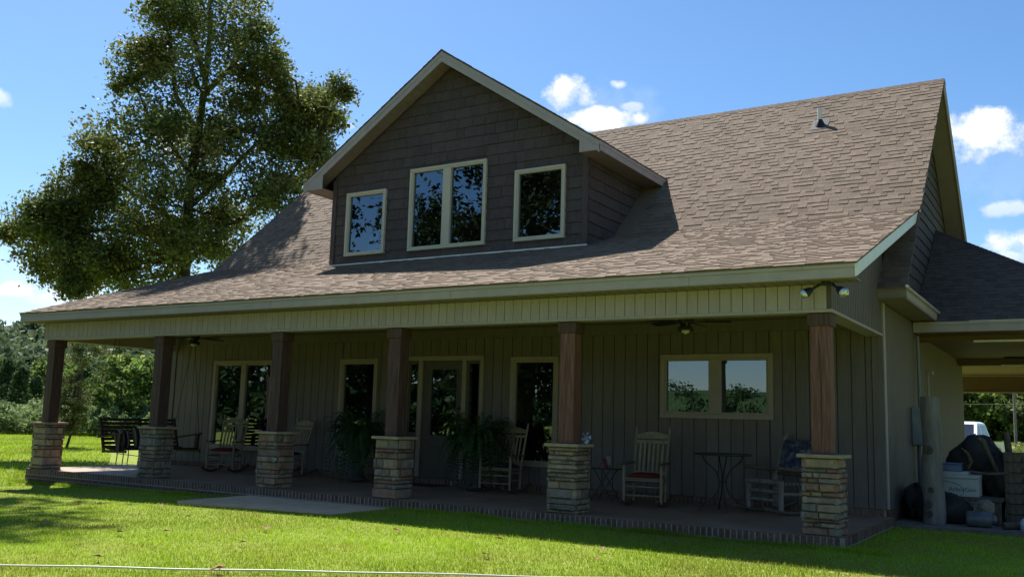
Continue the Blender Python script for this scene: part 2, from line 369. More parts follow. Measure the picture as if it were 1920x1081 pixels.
for k in range(5):
    z0 = -.185 - k * .069; x = XL + .1 + (k % 2) * .1
    while x < XR - .1:
        low.box(x - .095, x + .095, YF + random.uniform(0, .003), YF + .06, z0, z0 + .059); x += .2
    y = YF + .1 + (k % 2) * .1
    while y < D - .1:
        low.box(XR - .06, XR - random.uniform(0, .003), y - .095, y + .095, z0, z0 + .059); y += .2
low.build('lower_brick_course', MT['brick'], porch, kind='stuff')

# ---------------------------------------------------------------- porch columns
def stone_block(w, h, dep, seed):
    """front face in the xz plane at y=0 going back to +y; worn chamfered edges"""
    r = random.Random(seed); c = .012 + r.random() * .008; m = MB()
    j = lambda a: r.uniform(-a, a)
    back = [(0, dep, 0), (w, dep, 0), (w, dep, h), (0, dep, h)]
    mid = [(0 + j(.003), c * 1.3 + j(.003), 0 + j(.003)), (w + j(.003), c * 1.3 + j(.003), 0 + j(.003)), (w + j(.003), c * 1.3 + j(.003), h + j(.003)), (0 + j(.003), c * 1.3 + j(.003), h + j(.003))]
    fr = [(c, j(.005), c * .8), (w * .5, -.004 + j(.007), c * .8 + j(.004)), (w - c, j(.005), c * .8), (w - c, j(.005), h - c * .8), (w * .5, -.004 + j(.007), h - c * .8 + j(.004)), (c, j(.005), h - c * .8)]
    m.v = back + mid + fr
    m.f = [(0, 1, 5, 4), (1, 2, 6, 5), (2, 3, 7, 6), (3, 0, 4, 7), (4, 5, 10, 9, 8), (5, 6, 11, 10), (6, 7, 13, 12, 11), (7, 4, 8, 13), (8, 9, 12, 13), (9, 10, 11, 12)]
    return m
KX = [-15.614, -12.229, -9.161, -6.628, -3.578, -.162]; PY = .178; HW = .222; PH = .885
COLLAB = ['porch column at the far left corner of the house, lit warm brown on its side', 'dark porch column standing in front of the hanging swing', 'porch column between the two left rocking chairs',
          'porch column just left of the front door', 'porch column with a small blue pinwheel on its stone cap', 'split timber porch column at the right corner beneath the twin floodlight']
STONES = [MT['stone_tan'], MT['stone_grey'], MT['stone_red']]
WEIGHT = [(3, 3, 2), (1, 4, 1.2), (2, 3, 3), (2, 3, 3), (4, 3, .8), (5, 2.4, 2.4)]
for ci, kx in enumerate(KX):
    random.seed(100 + ci)
    root = empty('porch_column', (kx, PY, 0), COLLAB[ci], 'column', 'timber porch columns on stacked stone piers')
    mb = MB(); mb.box(kx - HW + .035, kx + HW - .035, PY - HW + .035, PY + HW - .035, -.02, PH - .002); mb.build('pier_core', MT['darkmortar'], root)
    hs = []; 
    while sum(hs) < PH - .05: hs.append(random.choice([.045, .055, .065, .075, .085, .10, .125, .15]))
    s = (PH - .002) / sum(hs); hs = [h * s for h in hs]; z = 0
    for row, h in enumerate(hs):
        for side in range(4):
            own = (row + side) % 2 == 0
            a = -HW if own else -HW + .05; b = HW if own else HW - .05
            ws = []; xx = a; L = b - a; cuts = [a]
            nst = random.choice([1, 2, 2, 3]) if h < .11 else random.choice([1, 2, 2])
            rs = sorted(random.uniform(.28, .72) if nst == 2 else (.2 + .6 * (q + random.uniform(-.25, .25)) / max(nst - 1, 1)) for q in range(nst - 1)) if nst > 1 else []
            cuts += [a + L * q for q in rs] + [b]
            for q in range(len(cuts) - 1):
                w = cuts[q + 1] - cuts[q] - .006
                if w < .03: continue
                dd = random.uniform(-.018, .016) + (.006 if own else -.004)
                m = stone_block(w, h - .008, .055 if not own else .06, random.random())
                th = side * math.pi / 2; ct, st = math.cos(th), math.sin(th)
                vv = []
                for (px_, py_, pz_) in m.v:
                    lx = cuts[q] + .003 + px_; ly = -HW + dd + py_ * 1.0
                    vv.append((kx + lx * ct - ly * st, PY + lx * st + ly * ct, z + .004 + pz_))
                m.v = vv; m.sm = [False] * len(m.f); m.t = [1.0] * len(m.f)
                m.build('stone', random.choices(STONES, WEIGHT[ci])[0], root)
        z += h
    mb = MB(); mb.cbox(kx - .258, kx + .258, PY - .258, PY + .258, PH, PH + .042, .006)
    mb.v = [(x + random.uniform(-.004, .004), y + random.uniform(-.004, .004), z + random.uniform(-.001, .001)) for x, y, z in mb.v]; mb.build('cap_slab', MT['cap'], root)
    mb = MB(); mb.cbox(kx - .116, kx + .116, PY - .116, PY + .116, PH + .042, 2.598, .008); tm = MT['timber_lit' if ci > 3 else 'timber']; post = mb.build('timber_post', tm, root)
    mb = MB(); mb.cbox(kx - .140, kx + .140, PY - .140, PY + .140, 2.44, 2.597, .006); mb.build('post_collar', MT['timber'], root)
    # drying checks: long splits down the faces
    mb = MB(); pts = []; zz = PH + .07; ox = random.uniform(-.02, .05)
    while zz < 2.40: pts.append((kx + ox, PY - .1165, zz)); zz += .12; ox += random.uniform(-.009, .009)
    mb.tube(pts, [.001] + [.0045 if ci == 5 else .0028] * (len(pts) - 2) + [.001], 5); mb.build('drying_crack', MT['black'], post)

# ---------------------------------------------------------------- house
house = empty('house', (-7.9, 8.3, 0), 'brown shingled farmhouse with a wide gabled dormer and a deep front porch', 'house')
RY, RZ = 8.36, 8.217; YB, ZB_ = 4.508, 4.743; SS = (RZ - ZB_) / (RY - YB)          # ridge, break, steep slope
ZE, YE = 3.13, -.35; SL = (ZB_ - ZE) / (YB - YE)                                    # porch eave and slope
EXL, EXR = -16.14, .366
BACK = 2 * RY - DZ
def zsteep(y): return ZB_ + SS * (y - YB)
def zlow(y): return ZE + SL * (y - YE)
def rects(x0, x1, z0, z1, holes):
    xs = sorted({x0, x1} | {h[i] for h in holes for i in (0, 1) if x0 < h[i] < x1}); out = []
    for a, b in zip(xs, xs[1:]):
        segs = [(z0, z1)]
        for h in holes:
            if h[0] < (a + b) / 2 < h[1]:
                ns_ = []
                for s0, s1 in segs:
                    if h[3] <= s0 or h[2] >= s1: ns_.append((s0, s1)); continue
                    if h[2] > s0: ns_.append((s0, h[2]))
                    if h[3] < s1: ns_.append((h[3], s1))
                segs = ns_
        out += [(a, b, s0, s1) for s0, s1 in segs if s1 - s0 > .01 and b - a > .01]
    return out
WIN = {  # x0, x1, z0, z1 of outer casing, mullions
    'w1': (-14.30, -12.42, .42, 2.37, [(-13.42, -13.27)]), 'w2': (-10.53, -9.53, .42, 2.37, []), 'w4': (-6.41, -5.42, .42, 2.37, []), 'w5': (-3.49, -1.62, 1.335, 2.372, [(-2.66, -2.455)])}
DOOR = (-8.84, -7.0, .10, 2.405)
holes = [(w[0] + .05, w[1] - .05, w[2] + .05, w[3] - .05) for w in WIN.values()] + [(DOOR[0] + .03, DOOR[1] - .03, .10, DOOR[3] - .03)]
# shell of the ground floor and gable ends
mb = MB()
for a, b, c, d in rects(-15.86, -.02, .0, 2.93, holes): mb.box(a, b, D + .025, D + .14, c, d)
for (xa, xb) in ((-15.86, -15.74), (-.14, -.02)): mb.prism([(D + .14, -.4), (D + .14, zsteep(D + .14) - .12), (RY, RZ - .14), (BACK - .1, zsteep(D + .14) - .12), (BACK - .1, -.4)], 'x', xa, xb)
mb.box(-15.74, -.14, BACK - .22, BACK - .1, -.4, 3.3)
shell = mb.build('wall', MT['shadow_gap'], house)
mb = MB(); mb.box(-15.73, -.15, D + .15, BACK - .23, -.06, -.02); mb.box(-15.73, -.15, D + .15, BACK - .23, 2.95, 3.0)
mb.build('interior_floor', MT['interior'], house)
# brick base course along the porch wall
random.seed(5); x = -15.8
while x < -.04:
    if not (-8.68 < x < -7.55): put(random.choice(BR), 'brick', house, (x, D - .035, -.006))
    x += .0735
x = -8.64
while x < -7.56: put(random.choice(BR), 'brick', house, (x, D - .16, -.003)); x += .0735
mb = MB(); mb.box(-15.83, -.02, D - .025, D + .05, -.02, .093); mb.box(-8.665, -7.545, D - .15, D + .04, -.02, .096); mb.build('base_mortar', MT['mortar'], house)
mb = MB(); mb.box(-8.84, -7.0, D - .03, D + .06, .1015, .118); mb.build('threshold', MT['oakdark'], house)
# vertical plank siding of the porch wall
X = np.arange(-15.62, -.16, .205)
for x0 in X:
    x1 = min(x0 + .192, -.165)
    for a, b, c, d in rects(x0, x1, .105, 2.72, holes):
        if b - a < .02: continue
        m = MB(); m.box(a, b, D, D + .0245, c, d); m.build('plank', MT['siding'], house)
for a, b, c, d, nm in ((-15.86, -15.64, .105, 2.72, 'corner_board'), (-.155, 0, .105, 2.60, 'corner_board'), (-15.86, 0, 2.722, 2.90, 'wall_frieze')):
    m = MB(); m.box(a, b, D - .018, D + .0245, c, d); m.build(nm, MT['siding'], house)
# right flank: fine vertical siding under the gable
mb = MB(); mb.box(-.019, -.004, D + .14, BACK - .1, -.1, 3.1)
y = D + .16
while y < BACK - .25: mb.box(-.004, .010, y, y + .085, -.05, 3.09); y += .1
mb.build('side_siding', MT['siding'], house)
m = MB(); m.box(-.02, .014, D + .0255, D + .15, .1, 3.1); m.build('corner_board', MT['frieze'], house)
m = MB(); y = D + .1
m.box(-.02, .03, D + .03, BACK - .3, -.13, .09); m.build('base_brick_band', MT['brick'], house)

# windows
def window(x0, x1, z0, z1, muls, y, fm, trim=.075, proud=.045, parent=None, cur=False):
    parent = parent or house
    m = MB(); t = trim; q = .03
    for a, b, c, d in ((x0, x1, z0, z0 + t), (x0, x1, z1 - t, z1), (x0, x0 + t, z0 + t, z1 - t), (x1 - t, x1, z0 + t, z1 - t)): m.cbox(a, b, y - proud, y + .03, c, d, .004)
    w = m.build('window', fm, parent)
    m = MB(); a0, b0, c0, d0 = x0 + t, x1 - t, z0 + t, z1 - t
    for a, b, c, d in ((a0, b0, c0, c0 + q), (a0, b0, d0 - q, d0), (a0, a0 + q, c0 + q, d0 - q), (b0 - q, b0, c0 + q, d0 - q)): m.box(a, b, y - proud + .018, y + .06, c, d)
    m.build('frame', fm, w)
    for u, v in muls: m = MB(); m.cbox(u, v, y - proud + .006, y + .06, c0 + .001, d0 - .001, .006); m.build('mullion', fm, w)
    xs = [a0 + q]; 
    for u, v in muls: xs += [u, v]
    xs.append(b0 - q)
    for i in range(0, len(xs), 2):
        m = MB(); m.box(xs[i] - .002, xs[i + 1] + .002, y + .018, y + .024, c0 + q - .002, d0 - q + .002); m.build('pane', MT['glass'], w)
    return w
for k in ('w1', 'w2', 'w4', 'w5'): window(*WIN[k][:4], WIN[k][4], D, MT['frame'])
# pleated curtain behind the left window
m = MB(); pts = [( -14.0 + i * .03, D + .30 + .03 * math.sin(i * 1.3)) for i in range(9)]
for i in range(8): m.add([(*pts[i], .45), (*pts[i + 1], .45), (*pts[i + 1], 2.3), (*pts[i], 2.3)], [(0, 1, 2, 3)], True)
m.build('curtain', pm('pale_curtain', (.42, .48, .58), (.5, .56, .66), 5, .9), house)
# entrance: frame, two sidelights, panelled door with half glass
x0, x1, z0, z1 = DOOR
m = MB()
for a, b, c, d in ((x0, x1, z1 - .09, z1), (x0, x0 + .075, z0 + .02, z1 - .09), (x1 - .075, x1, z0 + .02, z1 - .09), (-8.50, -8.405, z0 + .02, z1 - .09), (-7.475, -7.385, z0 + .02, z1 - .09)): m.cbox(a, b, D - .045, D + .07, c, d, .004)
df = m.build('door_frame', MT['frame'], house)
for a, b in ((x0 + .075, -8.50), (-7.385, x1 - .075)):
    m = MB()
    for c in ((a, a + .05, z0 + .02, z1 - .09), (b - .05, b, z0 + .02, z1 - .09), (a + .05, b - .05, z0 + .02, .95), (a + .05, b - .05, z1 - .15, z1 - .09)): m.box(c[0], c[1], D + .0, D + .05, c[2], c[3])
    s_ = m.build('sidelight', MT['door'], df)
    m = MB(); m.box(a + .05, b - .05, D + .018, D + .024, .95, z1 - .15); m.build('pane', MT['glass'], df)
m = MB()
for a, b, c, d in rects(-8.403, -7.477, .12, 2.312, [(-8.21, -7.62, .90, 2.15)]): m.box(a, b, D + .01, D + .055, c, d)
for a, b in ((-8.26, -7.97), (-7.91, -7.58)): m.cbox(a, b, D + .002, D + .0105, .26, .76, .003)
door = m.build('front_door', MT['door'], house)
m = MB()
for a, b, c, d in ((-8.235, -7.595, .875, .90), (-8.235, -7.595, 2.15, 2.175), (-8.235, -8.21, .90, 2.15), (-7.62, -7.595, .90, 2.15)): m.box(a, b, D - .002, D + .01, c, d)
m.build('glass_bead', MT['door'], door)
m = MB(); m.box(-8.21, -7.62, D + .028, D + .034, .90, 2.15); m.build('pane', MT['glass'], door)
m = MB(); m.tube([(-7.54, D - .0, 1.1), (-7.54, D - .05, 1.12), (-7.54, D - .05, 1.28), (-7.54, D, 1.3)], .011, 8); m.blob((-7.54, D - .02, 1.42), (.022, .03, .022), 5); m.build('handle', MT['black'], door)

# porch beam with vertical frieze boards
BB, BT = 2.60, 2.935
mb = MB(); mb.box(-15.81, -.012, .012, .22, BB + .012, BT); mb.box(-15.81, -15.60, .22, D - .02, BB + .012, BT); mb.box(-.22, -.012, .22, D - .02, BB + .012, BT)
mb.prism([(.012, BT), (D + .2, BT), (D + .2, zlow(D + .2) - .16), (.012, zlow(0) - .14)], 'x', -.05, -.012)
mb.prism([(.012, BT), (D + .2, BT), (D + .2, zlow(D + .2) - .16), (.012, zlow(0) - .14)], 'x', -15.81, -15.77)
mb.build('beam', MT['shadow_gap'], house)
m = MB(); m.box(-15.82, 0, 0, .232, BB, BB + .0125); m.box(-15.82, -15.59, .232, D - .02, BB, BB + .0125); m.box(-.232, 0, .232, D - .02, BB, BB + .0125)
m.cbox(-15.83, .008, -.008, .0115, BB - .003, BB + .035, .003); m.cbox(-.0115, .0085, .012, D - .02, BB - .003, BB + .035, .003); m.cbox(-15.83, -15.81, .012, D - .02, BB - .003, BB + .035, .003)
m.box(-15.60, -15.585, .225, D - .02, BB + .0127, 2.93); m.box(-.235, -.22, .225, D - .02, BB + .0127, 2.93); m.box(-15.58, -.24, .2205, .235, BB + .0127, 2.93)
m.build('beam_trim_or_sun_edge', MT['frieze'], house)
random.seed(21); x = -15.818
while x < -.05:
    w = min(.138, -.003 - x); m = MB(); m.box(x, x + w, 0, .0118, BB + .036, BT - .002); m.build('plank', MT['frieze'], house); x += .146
y = .02
gab = MB()
while y < D + .12:                     # boards of the little gable over the porch end
    t0 = min(zlow(y) - .19, 4.0); t1 = min(zlow(y + .085) - .19, 4.0); mm = MB()
    for xa, xb in ((-.0118, 0),):
        mm.add([(xa, y, BB + .036), (xb, y, BB + .036), (xb, y + .085, BB + .036), (xa, y + .085, BB + .036), (xa, y, t0), (xb, y, t0), (xb, y + .085, t1), (xa, y + .085, t1)],
               [(0, 3, 2, 1), (4, 5, 6, 7), (0, 1, 5, 4), (1, 2, 6, 5), (2, 3, 7, 6), (3, 0, 4, 7)])
    mm.build('plank', MT['siding'], house); y += .104
m = MB(); m.prism([(0, BB + .036), (D, BB + .036), (D, zlow(D) - .2), (0, zlow(0) - .2)], 'x', -15.822, -15.8105); m.build('end_siding', MT['siding'], house)
# porch ceiling, soffits, fascias
m = MB(); m.box(-15.77, -.055, .235, D - .02, 2.905, 2.93); 
for i in range(58): m.box(-15.58 + i * .265, -15.572 + i * .265, .24, D - .02, 2.899, 2.905)
m.build('porch_ceiling', MT['ceiling'], house)
m = MB(); m.box(-16.12, .345, -.33, -.009, BT + .002, BT + .016); m.box(-16.12, -15.825, -.009, D, BT + .002, BT + .016); 
m.build('soffit', MT['soffit'], house)
m = MB(); x = -16.0
while x < .3: m.box(x, x + .006, -.325, -.012, BT - .0015, BT + .002); x += .145
m.build('soffit_groove', MT['shadow_gap'], house)
m = MB(); m.cbox(EXL, EXR - .02, YE, YE + .02, 2.948, 3.062, .003); m.cbox(EXL - .006, EXR - .018, YE - .016, YE + .016, 3.062, 3.122, .003)
m.cbox(EXL, EXL + .02, YE + .02, YE + .32, 2.948, 3.10, .003)
m.build('fascia', MT['trim'], house)
m = MB()
for x_ in (-12.6, -8.95, -5.3, -1.65): m.box(x_, x_ + .004, YE - .0012, YE + .01, 2.95, 3.06); m.box(x_ + 1.4, x_ + 1.404, YE - .0172, YE - .010, 3.064, 3.12)
m.build('board_joint', MT['shadow_gap'], house)
def rake(x0, x1, pts, h, name, mat):      # sloped board following (y, ztop) points
    m = MB()
    for (ya, za), (yb, zb) in zip(pts, pts[1:]): m.prism([(ya, za - h), (yb, zb - h), (yb, zb), (ya, za)], 'x', x0, x1)
    return m.build(name, mat, house)
rake(EXR - .018, EXR + .004, [(YE - .012, zlow(YE) - .0), (YB + .02, zlow(YB + .02) - .0)], .175, 'rake_board', MT['whitefascia'])
rake(EXL - .002, EXL + .02, [(YE + .02, zlow(YE + .02)), (YB, ZB_)], .175, 'rake_board', MT['trim'])
rake(EXL - .002, EXL + .02, [(YB, ZB_), (RY, RZ)], .22, 'rake_board', MT['trim'])
# rake soffits of the porch roof ends
m = MB()
for (xa, xb) in ((0.001, EXR - .02), (EXL + .02, -15.825)):
    m.add([(xa, YE + .3, zlow(YE + .3) - .17), (xb, YE + .3, zlow(YE + .3) - .17), (xb, YB, zlow(YB) - .17), (xa, YB, zlow(YB) - .17)], [(0, 1, 2, 3)])
m.build('rake_soffit', MT['soffit'], house)
# steep roof: eave return at the right end, pent gutter along the gable foot
YS = 2.9; ZS = zsteep(YS)
m = MB(); m.cbox(.0, .40, YS - .01, YS + .012, ZS - .17, ZS - .01, .003); m.box(.0, .40, YS + .012, 6.6, ZS - .18, ZS - .165)
m.build('pent_soffit', MT['soffit'], house)
m = MB(); m.cbox(.375, .40, YS + .012, 6.9, ZS - .19, ZS - .045, .003); m.cbox(.385, .435, YS - .02, 6.9, ZS - .06, ZS - .01, .004); m.build('pent_fascia', MT['trim'], house)
m = MB(); m.tube([(.41, YS - .05, ZS - .012), (.41, YS + .06, ZS - .012)], .022, 10); m.build('pipe_end', MT['whitefascia'], house)
m = MB(); m.box(.0, .384, YS + .012, 6.7, ZS - .06, ZS - .04); m.build('pent_cover', MT['darkshingle'], house)
# roof decks
def deck(pts, t=.02): # list of (y,z) front to back
    m = MB(); return m
x0, x1 = EXL + .0, EXR
m = MB(); m.prism([(YE - .02, zlow(YE - .02) - .022), (YB, ZB_ - .022), (YB, ZB_ - .004), (YE - .02, zlow(YE - .02) - .004)], 'x', EXL - .01, EXR + .006)
proof = m.build('porch_roof', MT['shingle'], house)
m = MB(); m.prism([(YS - .02, zsteep(YS - .02) - .03), (RY, RZ - .03), (RY, RZ - .004), (YS - .02, zsteep(YS - .02) - .004)], 'x', .02, .405)
m.prism([(YB - .05, zsteep(YB - .05) - .03), (RY, RZ - .03), (RY, RZ - .004), (YB - .05, zsteep(YB - .05) - .004)], 'x', EXL - .01, .02)
m.prism([(RY, RZ - .004), (2 * RY - YS, ZS - .004), (2 * RY - YS, ZS - .03), (RY, RZ - .03)], 'x', EXL - .01, .405)
mroof = m.build('main_roof', MT['shingle'], house)
# gable overhang of the rear slope: soffit and barge boards, seen from below at the right end
m = MB(); t = .20
m.add([(.02, RY, RZ - t), (.38, RY, RZ - t), (.38, 2 * RY - YS, ZS - t), (.02, 2 * RY - YS, ZS - t)], [(0, 1, 2, 3)])
m.add([(.02, YB - .2, zsteep(YB - .2) - t), (.38, YB - .2, zsteep(YB - .2) - t), (.38, RY, RZ - t), (.02, RY, RZ - t)], [(0, 1, 2, 3)])
for i in range(24):
    y = RY + .25 + i * .3
    if y > 2 * RY - YS: break
    z = RZ - SS * (y - RY) - t - .002; m.add([(.02, y, z), (.38, y, z), (.38, y + .008, z - .007), (.02, y + .008, z - .007)], [(0, 1, 2, 3)])
m.build('rake_soffit', MT['soffit'], house)
m = MB(); m.prism([(RY, RZ - .03), (2 * RY - YS, ZS - .03), (2 * RY - YS, ZS - .12), (RY, RZ - .12)], 'x', .382, .402)
m.prism([(RY, RZ - .12), (2 * RY - YS, ZS - .12), (2 * RY - YS, ZS - .23), (RY, RZ - .23)], 'x', .375, .392)
m.build('rake_board', MT['trim'], house)

# dormer
YD = 3.40; DL, DR = -11.178, -5.004; DX = -8.146; DP = 8.514; OH = 3.54; DE = 6.19; DS = (DP - DE) / OH; YO = 3.03; DB = 4.375
DW = [(-10.76, -9.69, 4.555, 5.918, []), (-9.07, -7.205, 4.548, 6.248, [(-8.24, -8.05)]), (-6.552, -5.465, 4.547, 5.93, [])]
def zd(x): return DP - DS * abs(x - DX)
dh = [(w[0] + .03, w[1] - .03, w[2] + .03, w[3] - .03) for w in DW]
m = MB()
for a, b, c, d in rects(DL + .02, DR - .02, DB, 5.95, dh): m.box(a, b, YD + .025, YD + .12, c, d)
for a, b, c, d in rects(DL + .02, DR - .02, 5.95, 6.26, dh):
    if d > 6.2 or c >= 5.95: m.box(max(a, DX - OH + .75), min(b, DX + OH - .75), YD + .025, YD + .12, c, d)
m.prism([(DL + .02, 5.95), (DX - OH + .75, 5.95), (DX - OH + .75, 6.26), (DR - .75 + .36 - .0, 6.26), (DX + OH - .75, 5.95), (DR - .02, 5.95), (DR - .02, zd(DR) - .2), (DX, DP - .2), (DL + .02, zd(DL) - .2)], 'y', YD + .025, YD + .12) if False else None
m.prism([(DX - OH + .75, 6.26), (DX + OH - .75, 6.26), (DX + OH - .75, zd(DX + OH - .75) - .2), (DX, DP - .2), (DX - OH + .75, zd(DX - OH + .75) - .2)], 'y', YD + .025, YD + .12)
for xa, xb in ((DL + .02, DX - OH + .75), (DX + OH - .75, DR - .02)):
    m.prism([(xa, 5.95), (xb, 5.95), (xb, zd(xb) - .2), (xa, zd(xa) - .2)], 'y', YD + .025, YD + .12)
for xa, xb in ((DL + .01, DL + .1), (DR - .1, DR - .022)):
    zt = zd(DR) - .2; yt = YB + (zt - ZB_) / SS
    m.prism([(YD + .12, DB), (YB, ZB_ - .1), (yt, zt), (YD + .12, zt)], 'x', xa, xb)
dorm = m.build('dormer_wall', MT['shake'], house)
m = MB(); m.box(DL + .1, DR - .1, YD + 1.6, YD + 1.65, 4.3, 8.0) if False else m.box(-10.6, -5.6, YD + 1.2, YD + 1.25, 4.2, 6.3); m.build('interior_wall', MT['interior'], house)
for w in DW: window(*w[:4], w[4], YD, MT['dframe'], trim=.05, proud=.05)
# shakes: one piece at a time, ragged butts
random.seed(42); EXP = .214
shake_stuff = MB()
def shake_piece(x0, x1, zb, zt0, zt1, y, parent, flip=None):
    m = MB(); j = lambda: random.uniform(-.011, .006)
    b0 = zb + j(); b1 = b0 + random.uniform(-.004, .004); tb = .022 + random.uniform(0, .006); tt = .006
    vs = [(x0, y - tb + .022, b0), (x1, y - tb + .022, b1), (x1, y + .024, b1), (x0, y + .024, b0), (x0, y - tt + .022, zt0), (x1, y - tt + .022, zt1), (x1, y + .024, zt1), (x0, y + .024, zt0)]
    if flip is not None: vs = [flip(p) for p in vs]
    m.add(vs, [(0, 3, 2, 1), (4, 5, 6, 7), (0, 1, 5, 4), (1, 2, 6, 5), (2, 3, 7, 6), (3, 0, 4, 7)])
    return m
zc = DB + .02
while zc < DP - .35:
    x = DL + .115
    while x < DR - .115:
        w = random.choice([.19, .25, .30, .36]); xe = min(x + w, DR - .115)
        if DR - .115 - xe < .1: xe = DR - .115
        for a, b, c, d in rects(x, xe - .005, zc, zc + EXP - .003, [(q[0] + .005, q[1] - .005, q[2] + .005, q[3] - .005) for q in DW]):
            t0 = min(d, zd(a) - .21); t1 = min(d, zd(b) - .21)
            if min(t0, t1) - c < .012:
                if max(t0, t1) - c < .02: continue
                t0 = max(t0, c + .004); t1 = max(t1, c + .004)
            shake_piece(a, b, c, t0, t1, YD, house).build('shake', MT['shake'], dorm)
        x = xe
    zc += EXP
for xa, xb in ((DL, DL + .11), (DR - .11, DR)):
    m = MB(); m.box(xa, xb, YD - .022, YD + .02, DB + .01, zd(DR) - .2); m.build('corner_board', MT['shake'], dorm)
zc = DB + .02; zt_ = zd(DR) - .2
while zc < zt_:
    yend = YB + (max(zc, ZB_) - ZB_) / SS + .25; y = YD + .05
    while y < yend:
        w = random.choice([.2, .27, .33]); t = min(zc + EXP - .003, zt_)
        if t - zc > .03: shake_piece(y, y + w - .005, zc, t, t, 0, house, flip=lambda p: (DR - p[1] - .0, p[0], p[2])).build('shake', MT['shake'], dorm)
        y += w
    zc += EXP
# flashing strip where the dormer meets the roof
m = MB(); m.box(DL - .09, DR + .02, YD - .075, YD - .02, zlow(YD) - .03, zlow(YD) + .008); m.build('flashing', MT['whitefascia'], house)
# dormer roof: two slopes, shingle field comes later
yv = YB + (DE - ZB_) / SS
def droof(sgn, t0, t1, x_in=0.0):
    e = DX + sgn * OH; xr = DX; xm = DX + sgn * (DP - RZ) / DS
    P = [(e, YO, DE), (xr, YO, DP), (xr, RY + .3, DP), (xm, RY, RZ), (e, yv, DE)]
    return [(x, y, z - t0) for x, y, z in P] + [(x, y, z - t1) for x, y, z in P]
m = MB()
for s_ in (-1, 1): m.add(droof(s_, .004, .03), [(0, 1, 2, 3, 4), (9, 8, 7, 6, 5), (0, 5, 6, 1), (1, 6, 7, 2), (2, 7, 8, 3), (3, 8, 9, 4), (4, 9, 5, 0)])
dr = m.build('dormer_roof', MT['shingle'], house)
m = MB(); 
for s_ in (-1, 1):
    e = DX + s_ * (OH - .02); iy = YD - .0
    m.add([(e, YO + .02, DE - .19), (DX, YO + .02, DP - .205), (DX, iy, DP - .205), (e, iy, DE - .19)], [(0, 1, 2, 3)])
    i = DX + s_ * (OH - .56 + .16)
    xin = DR if s_ > 0 else DL
    m.box(min(xin, e), max(xin, e), YO + .02, yv - .05, DE - .185, DE - .17)
m.build('dormer_soffit', MT['soffit'], house)
m = MB()
for i in range(1, 22):
    for s_ in (-1, 1):
        xx = DX + s_ * i * .17; z = zd(xx) - .207
        if abs(xx - DX) < OH - .1: m.add([(xx, YO + .03, z), (xx + .007, YO + .03, z - .001), (xx + .007, YD - .01, z - .001), (xx, YD - .01, z)], [(0, 1, 2, 3)])
m.build('soffit_groove', MT['shadow_gap'], house)
m = MB()
def rk(s_, ta, tb, y0, y1, cut):
    e = DX + s_ * OH
    m.prism([(e, DE - ta), (DX, DP - ta), (DX, DP - tb), (e, DE - tb)], 'y', y0, y1)
for s_ in (-1, 1):
    rk(s_, .028, .115, YO - .012, YO + .02, 0); rk(s_, .115, .235, YO, YO + .022, 0)
    e = DX + s_ * OH; a, b = (DR + .0, e) if s_ > 0 else (e, DL - .0)
    m.prism([(a, DE - .19 - .0), (b, DE - .19), (b, DE - .05), (a, DE - .05 + (.2 if s_ > 0 else 0)), ] if s_ > 0 else [(a, DE - .19), (b, DE - .19), (b, DE + .15), (a, DE - .05)], 'y', YO + .001, YO + .021)
    m.cbox(e - .011, e + .011, YO + .022, yv - .02, DE - .195, DE - .028, .003); m.cbox(e - .02 if s_ < 0 else e + .002, e if s_ < 0 else e + .02, YO - .01, yv, DE - .09, DE - .025, .003)
m.build('dormer_fascia', MT['trim'], house)
# shake siding of the right gable end
random.seed(77); GS = MB(); GL = []
zc = ZS - .02
while zc < RZ - .4:
    ya = RY - (RZ - .2 - zc) / SS; yb = 2 * RY - ya; y = ya + .02
    yaa = RY - (RZ - .2 - zc - EXP) / SS; ybb = 2 * RY - yaa
    while y < yb - .02:
        w = random.choice([.2, .27, .33]); ye = min(y + w, yb - .02)
        def top(yy): return min(zc + EXP - .003, RZ - .21 - SS * abs(yy - RY))
        t0, t1 = top(y), top(ye)
        if max(t0, t1) - zc > .03:
            GL.append(shake_piece(y, ye - .005, zc, max(t0, zc + .005), max(t1, zc + .005), 0, house, flip=lambda p: (.004 - p[1] + .02, p[0], p[2])))
        y = ye
    zc += EXP
for mm in GL: GS.add(mm.v, mm.f)
GS.build('gable_shakes', MT['shake'], house, kind='stuff')

# ---- shingles, laid tab by tab
def field(O, u, s, width, length, keep, seed, expo=.138, clip=None):
    r = random.Random(seed); O = Vector(O); u = Vector(u); s = Vector(s); n = u.cross(s).normalized(); out = []
    if n.z < 0: n = -n
    rows = int(length / expo) + 1
    for k in range(rows):
        d0 = k * expo; d1 = min(d0 + expo + .04, length)
        if d1 - d0 < .03: continue
        x = -r.uniform(0, .3)
        while x < width:
            w = r.choice([.10, .13, .155, .18]); a = max(x, 0.0); b = min(x + w, width); x += w
            if clip: b = min(b, clip((O + s * (d0 + .07)).y))
            if b - a < .02: continue
            c = O + u * ((a + b) / 2) + s * (d0 + .07)
            if not keep(c): continue
            thick = r.random() < .55; tb = .014 if thick else .006; j = r.uniform(-.004, .004)
            p = [O + u * q + s * dd + n * h for q, dd, h in ((a, d0 + j, 0), (b - .002, d0 + j, 0), (b - .002, d1, -.001), (a, d1, -.001), (a, d0 + j, tb), (b - .002, d0 + j, tb), (b - .002, d1, .003), (a, d1, .003))]
            tint = r.choice([.82, .93, .99, 1.03, 1.06, 1.10]) * r.uniform(.95, 1.05)
            out.append((p, tint, c, n))
    return out
F_ = [(4, 5, 6, 7), (0, 1, 5, 4), (1, 2, 6, 5), (3, 0, 4, 7)]
def under_dormer(c): return abs(c.x - DX) < OH and zd(c.x) > c.z + .02
sdir = Vector((0, 1, SS)).normalized(); ldir = Vector((0, 1, SL)).normalized()
